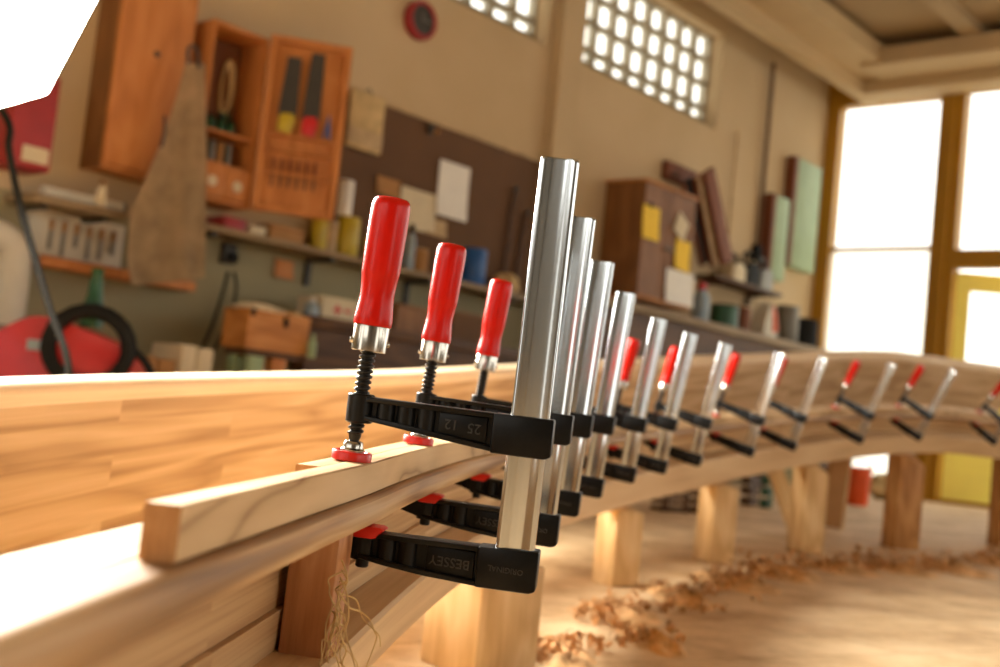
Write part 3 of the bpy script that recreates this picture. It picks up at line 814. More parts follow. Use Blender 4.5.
r_ = thing('coiled_cord', 'yellowish cord bundle hanging on the back panel of the tool cabinet', 'cord', TCM @ T3(w * 0.72, -0.03, h * 0.52))
bm = BM()
for k in range(4):
    pts = [(0.028 * math.cos(t) * (1 + k * 0.1), -0.006 * k, 0.15 + 0.14 * math.sin(t) + 0.01 * k) for t in [2 * PI * i / 20 for i in range(21)]]
    tube(bm, pts, 0.006, 6)
finish('loops', bm, M['bagbeige'], r_, None, 40)
bm = BM(); tube(bm, [(-0.03, -0.02, 0.03), (0.0, -0.03, 0.0), (0.03, -0.02, 0.03)], 0.012, 8); finish('binding', bm, M['green'], r_, None, 40)

# ---- hanging cloth (leather apron)
oC = 0.42
poly_px = [(186, 62), (205, 64), (207, 150), (206, 205), (208, 277), (190, 284), (160, 283), (128, 286), (124, 262), (128, 215), (140, 190), (158, 150), (174, 105)]
xz = [pb_(px, py, oC) for px, py in poly_px]
bm = BM()
cx0 = sum(p[0] for p in xz) / len(xz); zb0 = min(p[1] for p in xz)
rows = 16
left = [(186, 62), (174, 105), (158, 150), (140, 190), (128, 215), (124, 262), (128, 286)]; right = [(205, 64), (206, 105), (207, 150), (206, 190), (206, 215), (207, 262), (208, 278)]
grid = []
def lerp_line(lst, t):
    k = min(int(t * (len(lst) - 1)), len(lst) - 2); f_ = t * (len(lst) - 1) - k
    return (lst[k][0] * (1 - f_) + lst[k + 1][0] * f_, lst[k][1] * (1 - f_) + lst[k + 1][1] * f_)
for i in range(rows + 1):
    t = i / rows; l = lerp_line(left, t); r = lerp_line(right, t); row = []
    for j in range(13):
        u_ = j / 12
        x, z = pb_(l[0] * (1 - u_) + r[0] * u_, l[1] * (1 - u_) + r[1] * u_, oC)
        y = -0.02 * math.sin(u_ * 9 + t * 2) * t - 0.012 * math.sin(u_ * 17 - t * 5) * t
        row.append(bm.verts.new((x - cx0, y, z - zb0)))
    grid.append(row)
for a, b in zip(grid, grid[1:]):
    for j in range(12): bm.faces.new([a[j], a[j + 1], b[j + 1], b[j]])
bmesh.ops.solidify(bm, geom=bm.faces[:], thickness=0.008)
ap = thing('leather_apron', 'long grey tan cloth apron hanging from a hook in front of the cupboards', 'apron', WB @ T3(cx0, -oC, zb0))
finish('cloth', bm, M['bag'], ap, None, 60)
hx, hz = pb_(188, 60, oC); hx -= cx0; hz -= zb0
bm = BM(); tube(bm, spline([(hx, -0.005, hz - 0.02), (hx - 0.01, -0.01, hz + 0.05), (hx + 0.03, -0.01, hz + 0.07), (hx + 0.06, -0.005, hz - 0.02)], 5), 0.008, 8); finish('neck_strap', bm, M['darkgrey'], ap, None, 40)
sx, sz = pb_(163, 120, oC + 0.01)
bm = BM(); tube(bm, [(sx - cx0, -0.02, sz - zb0 + 0.02), (sx - cx0 + 0.004, -0.03, sz - zb0 - 0.06), (sx - cx0 + 0.002, -0.02, sz - zb0 - 0.13)], 0.007, 8); finish('cord', bm, M['darkgrey'], ap, None, 40)

# ---- red metal box with pale label
x0, x1, z0, z1 = rect(12, 70, 57, 170, 0.2)
rb = thing('red_metal_box', 'dull red wall box with a pale label, below the glowing softbox', 'wall box', WB @ T3(x0, 0, z0))
bm = BM(); box(bm, 0, x1 - x0, -0.2, -0.002, 0, z1 - z0, bev=0.012); finish('housing', bm, M['darkred'], rb, None, 35)
a0, a1, b0, b1 = rect(22, 147, 49, 163, 0.203)
bm = BM(); box(bm, a0 - x0, a1 - x0, -0.204, -0.2, b0 - z0, b1 - z0); o_ = finish('paper_label', bm, M['cream'], rb, None, 0); o_['label'] = 'pale label'
bm = BM(); box(bm, x1 - x0 + 0.0, x1 - x0 + 0.012, -0.15, -0.11, (z1 - z0) * 0.45, (z1 - z0) * 0.6, bev=0.004); finish('latch', bm, M['darkgrey'], rb, None, 35)

# ---- left end: lamp reflector tube on a shelf, pale tool board with ledge, wall pipe
zs = pb_(90, 212, 0.3)[1]; xa, xb = pb_(34, 205, 0.3)[0], pb_(128, 212, 0.3)[0]
sh = thing('narrow_shelf', 'narrow grey brown shelf under the white tube at far left', 'shelf', WB @ T3(xa, 0, zs))
bm = BM(); box(bm, 0, xb - xa, -0.3, -0.002, 0, 0.035, bev=0.003); finish('board', bm, M['bench'], sh, None, 35)
for k in (0.15, 0.8):
    bm = BM(); prism(bm, [(0, 0), (0.03, 0), (0.03, -0.02), (0, -0.02)], -0.03, -0.002); prism(bm, [(0, 0), (0.03, 0), (0.03, -0.02), (0, -0.02)], -0.24, -0.03); o_ = finish('bracket', bm, M['darkgrey'], sh, None, 0); o_.location.x = (xb - xa) * k
xa2, xb2 = pb_(42, 190, 0.2)[0], pb_(122, 198, 0.2)[0]
ltube = thing('white_tube', 'long white tube lying on the narrow shelf at left', 'tube', WB @ T3(xa2, -0.2, zs + 0.035 + 0.028))
bm = BM(); lathe(bm, [(0.028, 0), (0.028, xb2 - xa2)], 16, M4=RY(PI / 2)); finish('body', bm, M['offwhite'], ltube, None, 40)
bm = BM(); lathe(bm, [(0.030, xb2 - xa2), (0.030, xb2 - xa2 + 0.02), (0.02, xb2 - xa2 + 0.025)], 16, M4=RY(PI / 2)); finish('end_cap', bm, M['grey'], ltube, None, 40)
lath('small_jar', 'small cream jar standing right of the white tube on the narrow shelf', 'jar', 102, 199, 180, 12, BOTTLE, [M['cream'], M['cabdark']], 0.24, z=zs + 0.0351)
x0, x1, z0, z1 = rect(26, 216, 124, 266, 0.04)
tb = thing('tool_board', 'pale board with hanging grey tools under the narrow shelf at left', 'tool board', WB @ T3(x0, 0, z0))
bm = BM(); box(bm, 0, x1 - x0, -0.04, -0.002, 0, z1 - z0, bev=0.004); finish('board', bm, M['offwhite'], tb, None, 35)
for k in range(6):
    ln = 0.09 + 0.03 * math.sin(k * 2.3)
    g_t = thing('file', 'grey hand tool hanging in the row on the pale board', 'hand tool', WB @ T3(x0 + (x1 - x0) * (0.22 + 0.13 * k), -0.05, z1 - 0.06 - ln - 0.03), 'tools on the pale board')
    bm = BM(); box(bm, -0.009, 0.009, -0.004, 0.004, 0, ln, bev=0.002); finish('blade', bm, M['grey'], g_t, None, 35)
    bm = BM(); lathe(bm, [(0.008, ln), (0.012, ln + 0.02), (0.010, ln + 0.05), (0.006, ln + 0.055)], 12); finish('handle', bm, M['cardboard'], g_t, None, 40)
xa, xb = pb_(40, 262, 0.14)[0], pb_(196, 288, 0.14)[0]; z0 = pb_(110, 277, 0.14)[1]
lg = thing('wood_ledge', 'thin orange brown ledge running behind the hanging apron', 'ledge', WB @ T3(xa, 0, z0))
bm = BM(); box(bm, 0, xb - xa, -0.14, -0.002, 0, 0.03, bev=0.003); finish('board', bm, M['cab'], lg, None, 35)
bm = BM(); box(bm, 0, xb - xa, -0.14, -0.125, 0.03, 0.05, bev=0.002); finish('lip', bm, M['cab'], lg, None, 35)
xp = pb_(10, 290, 0.15)[0]
pp = thing('wall_pipe', 'fat pale pipe rising along the wall at the far left edge', 'pipe', WB @ T3(xp, -0.15, 0))
zp = pb_(14, 238, 0.15)[1]
bm = BM(); tube(bm, spline([(0, 0, 0.0), (0, 0, 0.4), (0, 0, zp - 0.12), (-0.05, 0, zp - 0.02), (-0.2, 0, zp), (-0.7, 0, zp)], 8), 0.075, 18); finish('duct', bm, M['offwhite'], pp, None, 40)
bm = BM(); lathe(bm, [(0.082, 0.5), (0.086, 0.51), (0.086, 0.54), (0.082, 0.55)], 18); finish('collar', bm, M['grey'], pp, None, 40)

# ---- red dust extractor with coiled black hose, on the floor behind the panel
dv_ = 4.55
fp = ray(72, 350, dv_); fp.z = 0
dx = thing('dust_extractor', 'red dust extractor with a coil of black hose, at far left behind the panel', 'vacuum cleaner', Matrix.Translation(fp) @ RZ(math.radians(8)))
bm = BM()
prism(bm, rounded([(-0.26, 0.10), (0.27, 0.10), (0.27, 0.46), (0.20, 0.50), (-0.05, 0.575), (-0.14, 0.565), (-0.27, 0.47)], 0.05, 4), -0.20, 0.20, bev=0.025)
finish('body', bm, M['red'], dx, None, 40)
for a in (-0.2, 0.2):
    for b_ in (-0.15, 0.15):
        bm = BM(); lathe(bm, [(0.04, -0.018), (0.05, -0.012), (0.05, 0.012), (0.04, 0.018)], 18, M4=T3(a, b_, 0.0505) @ RX(PI / 2)); finish('wheel', bm, M['black'], dx, None, 40)
bm = BM(); box(bm, -0.22, 0.22, -0.17, 0.17, 0.06, 0.105, bev=0.01); finish('chassis', bm, M['black'], dx, None, 35)
bm = BM(); box(bm, -0.12, -0.05, -0.206, -0.2, 0.44, 0.48); finish('badge', bm, M['lightblue'], dx, None, 0)
bm = BM()
pts = []
for k in range(90):
    t = k / 89 * 2 * PI * 4.2; rr = 0.145 + 0.014 * math.sin(t * 0.31 + 1)
    pts.append((0.115 + rr * math.cos(t), -0.25 - 0.03 * math.sin(t * 0.24), 0.47 + rr * 0.95 * math.sin(t)))
tube(bm, pts, 0.017, 8); finish('hose', bm, M['black'], dx, None, 60)
bm = BM(); tube(bm, spline([(0.23, -0.24, 0.5), (0.33, -0.2, 0.42), (0.4, -0.1, 0.2), (0.42, 0.0, 0.03)], 8), 0.016, 8); finish('hose_tail', bm, M['black'], dx, None, 60)
bm = BM(); lathe(bm, [(0.045, 0.55), (0.045, 0.62), (0.03, 0.68), (0.022, 0.76), (0.026, 0.77), (0.02, 0.785)], 20, M4=T3(0.08, -0.1, 0)); o_ = finish('nozzle', bm, M['green'], dx, None, 40); o_['label'] = 'green nozzle standing upright'

# ---- long shelf with tins and bottles
oS = 0.26
xs0 = pb_(206, 222, oS)[0]; xs1 = pb_(600, 312, oS)[0]
zsh = (pb_(300, 246, oS)[1] + pb_(480, 283, oS)[1]) / 2
ls = thing('long_shelf', 'long pale wall shelf carrying tins and bottles below the brown board', 'shelf', WB @ T3(xs0, 0, zsh - 0.03))
bm = BM(); box(bm, 0, xs1 - xs0, -oS, -0.002, 0, 0.03, bev=0.003); finish('board', bm, M['bench'], ls, None, 35)
for k in range(5):
    xx = (xs1 - xs0) * (0.02 + 0.235 * k)
    bm = BM(); prism(bm, [(xx, 0), (xx + 0.03, 0), (xx + 0.03, -0.16), (xx, -0.16)], -0.03, -0.002); prism(bm, [(xx, 0), (xx + 0.03, 0), (xx + 0.03, -0.025), (xx, -0.025)], -oS + 0.03, -0.03); finish('bracket', bm, M['darkgrey'], ls, None, 0)
ZS = zsh + 0.0004
lath('paint_tin', 'olive yellow tin on the long shelf, left of the white roll', 'tin', 319, 247, 215, 16, TIN, [M['olive'], M['grey']], 0.12, z=ZS)
lath('paint_tin', 'small grey brown tin between the two olive yellow tins on the shelf', 'tin', 331, 250, 220, 11, TIN, [M['bag'], M['grey']], 0.15, z=ZS)
lath('paint_tin', 'largest olive yellow tin on the long shelf, right below the white roll', 'tin', 347, 253, 217, 22, TIN, [M['olive'], M['olive']], 0.13, z=ZS)
# white roll standing on the tin
x0, x1, z0, z1 = rect(339, 182, 351, 218, 0.13)
bm = BM(); rr = (x1 - x0) / 2
lathe(bm, [(rr * 0.5, 0.0), (rr, 0.0), (rr, z1 - z0), (rr * 0.5, z1 - z0)], 20); 
zt_tin = pb_(347, 217, 0.13)[1]
tag(finish('paper_roll', bm, M['white'], None, WB @ T3((x0 + x1) / 2, -0.13, zt_tin + 0.001), 40), 'bright white upright roll standing on the largest olive yellow tin', 'roll')
lath('bottle', 'slim bottle with grey blue body just right of the nearest red handle', 'bottle', 411, 258, 224, 9, BOTTLE, [M['lightblue'], M['black']], 0.12, z=ZS)
lath('jar', 'yellow lidded jar behind the nearest red handle on the shelf', 'jar', 372, 254, 236, 13, TIN, [M['paperyellow'], M['olive']], 0.14, z=ZS)
lath('jar', 'short tan jar right of the slim bottle on the long shelf', 'jar', 421, 263, 249, 12, TIN, [M['cardboard'], M['bag']], 0.14, z=ZS)
lath('plastic_tub', 'blue plastic tub on the shelf just right of the second red handle', 'tub', 474, 276, 249, 20, TIN, [M['blue'], M['blue']], 0.14, z=ZS)
def lump(name, label, cat, mw, rx, ry, rz, mat, seed, part=None):
    rnd = random.Random(seed); bm = BM()
    bmesh.ops.create_icosphere(bm, subdivisions=4, radius=1)
    ph = [rnd.uniform(0, 6) for _ in range(6)]
    for v in bm.verts:
        c = v.co.copy()
        k = 1 + 0.13 * math.sin(c.x * 5 + ph[0]) * math.sin(c.y * 4 + ph[1]) + 0.10 * math.sin(c.z * 7 + ph[2] + c.x * 3) + 0.05 * math.sin(c.x * 13 + c.y * 11 + ph[3])
        v.co = Vector((c.x * rx * k, c.y * ry * k, max(c.z * k, -0.8) * rz + 0.8 * rz))
    o = finish(name, bm, mat, None, mw, 60)
    return tag(o, label, cat)
xx, _ = pb_(506, 280, 0.14)
lump('cloth_bundle', 'crumpled beige cloth bundle on the long shelf left of the nearest steel bar', 'cloth', WB @ T3(xx, -0.14, ZS), 0.10, 0.09, 0.07, M['bagbeige'], 3)
bpx = rect(250, 205, 313, 233, 0.12)
for k, (pxc, wpx_, hpx, mt, lab) in enumerate(((228, 22, 14, 'darkred', 'dark red flat box on the shelf under the tool cabinet'), (252, 16, 11, 'cream', 'cream flat box on the shelf under the cabinet door'), (281, 34, 18, 'cardboard', 'wide cardboard tray on the shelf left of the yellow tins'))):
    x0 = pb_(pxc - wpx_ / 2, 235, 0.14)[0]; x1 = pb_(pxc + wpx_ / 2, 235, 0.14)[0]; hh = hpx * 5.6 / F
    r_ = thing('shelf_box', lab, 'box', WB @ T3(x0, -0.03, ZS))
    bm = BM(); box(bm, 0, x1 - x0, -0.16, 0, 0, hh * 0.75, bev=0.003); finish('tray', bm, M[mt], r_, None, 35)
    bm = BM(); box(bm, -0.003, x1 - x0 + 0.003, -0.163, 0.003, hh * 0.75, hh, bev=0.003); finish('lid', bm, M[mt], r_, None, 35)

# ---- dark brown board and what is pinned on it
xb0 = pb_(322, 150, 0.03)[0]; xb1 = pb_(546, 200, 0.03)[0]
ztop = (pb_(345, 92, 0.03)[1] + pb_(545, 157, 0.03)[1]) / 2
bd = thing('pegboard', 'large dark brown board on the wall with papers pinned to it', 'board', WB @ T3(xb0, 0, zsh + 0.001))
bm = BM(); box(bm, 0, xb1 - xb0, -0.024, -0.002, 0, ztop - zsh - 0.02); finish('sheet', bm, M['brownboard'], bd, None, 0)
bm = BM(); box(bm, 0, xb1 - xb0, -0.03, -0.002, ztop - zsh - 0.02, ztop - zsh, bev=0.003); o_ = finish('edge_strip', bm, M['bag'], bd, None, 35)
# quilted pad / calendar
x0, x1, z0, z1 = rect(349, 92, 384, 151, 0.05)
cal = thing('cloth_pad', 'beige hanging pad at the top left corner of the brown board', 'wall hanging', WB @ T3(x0, -0.031, z0))
bm = BM(); box(bm, 0, x1 - x0, -0.02, 0, 0.0, z1 - z0, bev=0.006); finish('pad', bm, M['bagbeige'], cal, None, 35)
bm = BM(); box(bm, 0, x1 - x0, -0.026, -0.0201, 0.02, (z1 - z0) * 0.35, bev=0.002); finish('pocket', bm, M['bag'], cal, None, 35)
bm = BM(); tube(bm, [((x1 - x0) / 2 - 0.03, -0.01, z1 - z0 - 0.005), ((x1 - x0) / 2, -0.01, z1 - z0 + 0.03), ((x1 - x0) / 2 + 0.03, -0.01, z1 - z0 - 0.005)], 0.004, 6); finish('loop', bm, M['darkgrey'], cal, None, 40)
paper('paper_sheet', 'white sheet pinned highest on the brown board, left of the nearest steel bar', 'paper', 437, 163, 468, 219, M['white'], 0.036)
paper('paper_sheet', 'cream sheet partly behind the nearest red handle on the brown board', 'paper', 399, 190, 435, 231, M['cream'], 0.031)
paper('cardboard_piece', 'small square of cardboard above the nearest red handle on the board', 'cardboard', 376, 178, 399, 196, M['cardboard'], 0.034)
paper('paper_scrap', 'small pale scrap below the white sheet on the brown board', 'paper', 424, 219, 446, 236, M['bag'], 0.032)
xx, zz_ = pb_(431, 134, 0.05)
hk = thing('wall_bracket', 'small dark and pink fitting on the upper edge of the brown board', 'bracket', WB @ T3(xx, -0.031, zz_))
bm = BM(); box(bm, -0.025, 0.015, -0.03, 0, 0, 0.06, bev=0.004); finish('plate', bm, M['darkgrey'], hk, None, 35)
bm = BM(); lathe(bm, [(0.014, 0), (0.016, 0.01), (0.010, 0.05)], 14, M4=T3(0.028, -0.01, 0.02) @ RX(PI / 2)); finish('peg', bm, M['cardboard'], hk, None, 40)
for k, (px_, p0, p1, ln_, lab) in enumerate(((506, 250, 188, 0.0, 'taller dark rod leaning on the brown board behind the third red handle'), (518, 252, 212, 0.05, 'shorter dark rod leaning on the brown board next to the nearest steel bar'))):
    xx, z0 = pb_(px_, p0, 0.05); z1 = pb_(px_, p1, 0.05)[1]
    r_ = thing('square_bar', lab, 'rod', WB @ T3(xx, -0.05, ZS) @ RY(0.05 + ln_))
    bm = BM(); box(bm, -0.013, 0.013, -0.009, 0.009, 0.0, z1 - ZS, bev=0.003); finish('shaft', bm, M['umber'], r_, None, 35)
    bm = BM(); lathe(bm, [(0.016, z1 - ZS), (0.016, z1 - ZS + 0.03), (0.008, z1 - ZS + 0.035)], 12); finish('knob', bm, M['darkgrey'], r_, None, 40)

# ---- round clock with red ring
x0, x1, z0, z1 = rect(404, 0, 441, 40, 0.05)
ck = thing('wall_clock', 'round dark clock face in a dull red ring high on the wall', 'clock', WB @ T3((x0 + x1) / 2, -0.002, (z0 + z1) / 2))
R_ = (z1 - z0) / 2
bm = BM(); lathe(bm, [(R_ * 0.98, 0), (R_, 0.01), (R_, 0.05), (R_ * 0.95, 0.06), (R_ * 0.78, 0.06), (R_ * 0.75, 0.045)], 40, M4=RX(PI / 2)); finish('rim', bm, M['darkred'], ck, None, 40)
bm = BM(); lathe(bm, [(R_ * 0.76, 0.044), (R_ * 0.76, 0.048)], 40, M4=RX(PI / 2)); finish('face', bm, M['darkgrey'], ck, None, 40)
bm = BM(); box(bm, -0.006, 0.006, -0.054, -0.049, -0.01, R_ * 0.45); prism(bm, [(-0.01, -0.006), (R_ * 0.6, -0.004), (R_ * 0.6, 0.004), (-0.01, 0.006)], -0.058, -0.054); finish('hands', bm, M['grey'], ck, None, 0)

# ---- socket with two cables and small orange square on the lower wall
xx, zz_ = pb_(231, 262, 0.06)
sk = thing('power_socket', 'dark wall socket with two black cables hanging down, below the long shelf', 'socket', WB @ T3(xx, -0.002, zz_))
bm = BM(); box(bm, -0.04, 0.04, -0.05, 0, -0.01, 0.10, bev=0.008); finish('housing', bm, M['darkgrey'], sk, None, 35)
bm = BM(); box(bm, -0.025, 0.025, -0.09, -0.05, 0.0, 0.05, bev=0.006); finish('plug', bm, M['black'], sk, None, 35)
cxp = [pb_(px_, py_, 0.08) for px_, py_ in ((228, 272), (222, 295), (212, 325), (200, 352))]
bm = BM(); tube(bm, spline([(p[0] - xx, -0.08, p[1] - zz_) for p in cxp], 6), 0.009, 8); finish('cable', bm, M['black'], sk, None, 60)
cxp = [pb_(px_, py_, 0.08) for px_, py_ in ((234, 272), (236, 290), (229, 318), (214, 350))]
bm = BM(); tube(bm, spline([(p[0] - xx, -0.08, p[1] - zz_) for p in cxp], 6), 0.008, 8); finish('cable', bm, M['black'], sk, None, 60)
paper('orange_note', 'small orange brown square on the grey green wall below the shelf', 'note', 274, 260, 292, 279, M['cab'], 0.004, thick=0.012)

# ---- bench zone below the shelf
oW = 0.62
xw0 = pb_(302, 345, oW)[0]; xw1 = pb_(606, 312, 0.55)[0] - 0.03; zw = pb_(420, 333, oW)[1]
wb_ = thing('workbench', 'long dark brown workbench along the wall below the tin shelf', 'workbench', WB @ T3(xw0, 0, 0))
bm = BM(); box(bm, 0, xw1 - xw0, -oW, -0.02, zw - 0.06, zw, bev=0.004); finish('bench_top', bm, M['umber'], wb_, None, 35)
bm = BM(); box(bm, 0.05, xw1 - xw0 - 0.05, -oW + 0.03, -oW + 0.06, 0.25, zw - 0.06); finish('front_panel', bm, M['umber'], wb_, None, 0)
for k in range(4):
    a = 0.06 + (xw1 - xw0 - 0.2) * k / 3
    bm = BM(); box(bm, a, a + 0.08, -oW + 0.06, -oW + 0.14, 0, zw - 0.06, bev=0.004); finish('leg', bm, M['umber'], wb_, None, 35)
ZW = zw + 0.0004
def crate(name, label, cat, px0, py0, px1, py1, o, dep, mat, zbase=None, lid=None, extra=None, group=None):
    x0, x1, z0, z1 = rect(px0, py0, px1, py1, o)
    if zbase is not None: z0 = zbase
    w_, h_ = x1 - x0, max(z1 - z0, 0.03)
    r_ = thing(name, label, cat, WB @ T3(x0, -o + dep, z0), group)
    t_ = 0.012
    bm = BM(); box(bm, 0, w_, -dep, -dep + t_, 0, h_); box(bm, 0, w_, -t_, 0, 0, h_); box(bm, 0, t_, -dep + t_, -t_, 0, h_); box(bm, w_ - t_, w_, -dep + t_, -t_, 0, h_); box(bm, t_, w_ - t_, -dep + t_, -t_, 0, t_)
    finish('sides', bm, mat, r_, None, 0)
    bm = BM()
    if lid:
        box(bm, -0.004, w_ + 0.004, -dep - 0.004, 0.004, h_, h_ + 0.015, bev=0.003); finish('lid', bm, lid, r_, None, 35)
    else:
        for a in (0.12, 0.75): box(bm, w_ * a, w_ * a + 0.04, -dep - 0.012, -dep - 0.0003, 0.0, h_, bev=0.002)
        finish('batten', bm, mat, r_, None, 35)
    if extra: extra(r_, w_, h_, dep)
    return r_
# wooden box on its green stand
zbx = pb_(262, 350, 0.72)[1]
x0, x1, _, z1b = rect(247, 316, 309, 350, 0.72)
def hasp(r_, w_, h_, dep):
    bm = BM(); box(bm, w_ * 0.56, w_ * 0.62, -dep - 0.012, -dep - 0.0002, h_ * 0.72, h_ * 1.0, bev=0.002); finish('hasp', bm, M['black'], r_, None, 35)
    bm = BM(); box(bm, w_ * 0.02, w_ * 0.08, -dep - 0.012, -dep - 0.0002, h_ * 0.9, h_ * 1.1, bev=0.002); finish('hinge', bm, M['black'], r_, None, 35)
bx = crate('wooden_chest', 'golden wooden chest with black hasp, pale rags heaped on it', 'chest', 247, 316, 309, 350, 0.72, 0.2, M['crate'], zbase=zbx, lid=M['crate'], extra=hasp)
st = thing('chest_stand', 'stand with one mint green leg under the golden wooden chest', 'stand', WB @ T3(x0, -0.72 + 0.2, 0))
bm = BM(); box(bm, 0.02, x1 - x0 - 0.02, -0.19, -0.01, zbx - 0.031, zbx - 0.001, bev=0.003); finish('frame', bm, M['umber'], st, None, 35)
for k, (a, mt) in enumerate(((0.06, 'mint'), (0.42, 'cab'))):
    for yy in (-0.19, -0.06):
        bm = BM(); box(bm, (x1 - x0) * (a + 0.05), (x1 - x0) * (a + 0.05) + 0.085, yy, yy + 0.05, 0, zbx - 0.031, bev=0.003); o_ = finish('leg', bm, M[mt], st, None, 35)
        if mt == 'mint': o_['label'] = 'mint green leg'
mid = (pb_(247, 333, 0.72)[0] + pb_(309, 333, 0.72)[0]) / 2
ztop_b = pb_(262, 316, 0.72)[1] + 0.0155
lump('rag_heap', 'heap of pale rags lying on the golden wooden chest', 'rags', WB @ T3(mid - 0.05, -0.62, ztop_b), 0.13, 0.08, 0.028, M['cream'], 5)
lump('rag_heap', 'small beige rag at the right end of the golden chest lid', 'rags', WB @ T3(mid + 0.15, -0.62, ztop_b), 0.05, 0.06, 0.02, M['bagbeige'], 9)
# carton with red print on the bench, lower crates
def red_print(r_, w_, h_, dep):
    bm = BM(); cx_ = w_ * 0.42; cz_ = h_ * 0.55
    box(bm, cx_ - 0.03, cx_ + 0.03, -dep - 0.0012, -dep - 0.0002, cz_ - 0.008, cz_ + 0.008); box(bm, cx_ - 0.008, cx_ + 0.008, -dep - 0.0014, -dep - 0.0004, cz_ - 0.03, cz_ + 0.03)
    box(bm, cx_ + 0.05, cx_ + 0.10, -dep - 0.0012, -dep - 0.0002, cz_ - 0.006, cz_ + 0.010)
    finish('red_print', bm, M['red'], r_, None, 0)
crate('cardboard_carton', 'cream carton with a red printed cross, on the workbench behind the nearest handle', 'carton', 322, 301, 357, 325, 0.45, 0.22, M['cream'], zbase=ZW, lid=M['cream'], extra=red_print)
crate('tool_box', 'brown wooden tool box on the bench right of the nearest screw', 'box', 396, 308, 428, 334, 0.4, 0.2, M['cabdark'], zbase=ZW, lid=M['cabdark'])
crate('tool_box', 'dark brown box on the bench under the third red handle', 'box', 452, 316, 486, 345, 0.4, 0.2, M['brownboard'], zbase=ZW, lid=M['cabdark'])
lath('spray_bottle', 'pale blue bottle leaning between the golden chest and the red printed carton', 'bottle', 311, 330, 298, 13, BOTTLE, [M['lightblue'], M['white']], 0.42, z=ZW)
lath('glue_bottle', 'slim lime green bottle hanging low right of the golden chest', 'bottle', 312, 358, 334, 8, BOTTLE, [M['mint'], M['mint']], 0.75, z=pb_(312, 358, 0.75)[1])
# pale blocks just above the panel edge
for k, (a, b_, py0, py1, mt, lab) in enumerate(((181, 213, 346, 372, 'cream', 'pale upright block left of the mint green leg, just above the panel'), (140, 176, 357, 376, 'cardboard', 'low tan plank stack just above the panel right of the black hose'))):
    x0, x1, z0, z1 = rect(a, py0, b_, py1, 0.7)
    r_ = thing('timber_offcut', lab, 'timber', WB @ T3(x0, -0.45, 0))
    bm = BM(); box(bm, 0, (x1 - x0) * 0.46, -0.25, 0, 0, z1, bev=0.004); finish('plank', bm, M[mt], r_, None, 35)
    bm = BM(); box(bm, (x1 - x0) * 0.5, x1 - x0, -0.25, 0, 0, z1 - 0.006, bev=0.004); finish('plank', bm, M[mt], r_, None, 35)

# ---- brown wall cabinet with notes
xC, oC2 = solve_o(601, 641, 240)
xC1 = pb_(692, 255, oC2)[0]; zC0 = pb_(662, 300, oC2)[1]; zC1 = pb_(662, 184, oC2)[1]
w = xC1 - xC; h = zC1 - zC0
wc = thing('wall_cabinet', 'brown two door wall cabinet with yellow and white notes stuck on its doors', 'cabinet', WB @ T3(xC, 0, zC0))
bm = BM(); box(bm, 0, w, -oC2 + 0.025, -0.002, 0, h - 0.02, bev=0.003); finish('carcass', bm, M['cabdark'], wc, None, 35)
bm = BM(); box(bm, -0.015, w + 0.015, -oC2 - 0.015, -0.002, h - 0.02, h, bev=0.003); finish('top_board', bm, M['crate'], wc, None, 35)
bm = BM(); box(bm, -0.01, w + 0.01, -oC2 - 0.01, -0.002, -0.03, -0.0002, bev=0.003); finish('plinth', bm, M['crate'], wc, None, 35)
for k in range(2):
    a = 0.006 + k * w / 2; b_ = (k + 1) * w / 2 - 0.006
    bm = BM(); box(bm, a, b_, -oC2 + 0.004, -oC2 + 0.025, 0.006, h - 0.026)
    for q in ((a, a + 0.05, 0.006, h - 0.026), (b_ - 0.05, b_, 0.006, h - 0.026), (a + 0.05, b_ - 0.05, 0.006, 0.06), (a + 0.05, b_ - 0.05, h - 0.08, h - 0.026)):
        box(bm, q[0], q[1], -oC2, -oC2 + 0.0045, q[2], q[3])
    dd = finish('door', bm, M['cabdark'], wc, None, 0)
    bm = BM(); kx_ = b_ - 0.03 if k == 0 else a + 0.03
    lathe(bm, [(0.008, 0), (0.008, 0.015), (0.015, 0.02), (0.012, 0.032)], 14, M4=T3(kx_, -oC2, h * 0.45) @ RX(PI / 2)); finish('knob', bm, M['grey'], dd, None, 40)
on = oC2 + 0.006
paper('yellow_note', 'larger yellow note on the left door of the brown wall cabinet', 'note', 642, 206, 659, 240, M['paperyellow'], on)
paper('yellow_note', 'narrow yellow note on the right door of the brown wall cabinet', 'note', 674, 240, 689, 271, M['paperyellow'], on, 0.06)
paper('tan_note', 'tilted tan slip above the narrow yellow note on the cabinet door', 'note', 672, 213, 684, 236, M['cream'], on, 0.5)
paper('paper_sheet', 'white sheet hanging at the lower right corner of the brown wall cabinet', 'paper', 665, 271, 693, 305, M['white'], on)
xx, zz_ = pb_(651, 205, on + 0.008)
bm = BM(); lathe(bm, [(0.018, 0), (0.02, 0.006), (0.012, 0.012)], 14, M4=RX(PI / 2)); tag(finish('magnet', bm, M['black'], None, WB @ T3(xx, -on - 0.006, zz_), 40), 'round black magnet holding the larger yellow note', 'magnet')

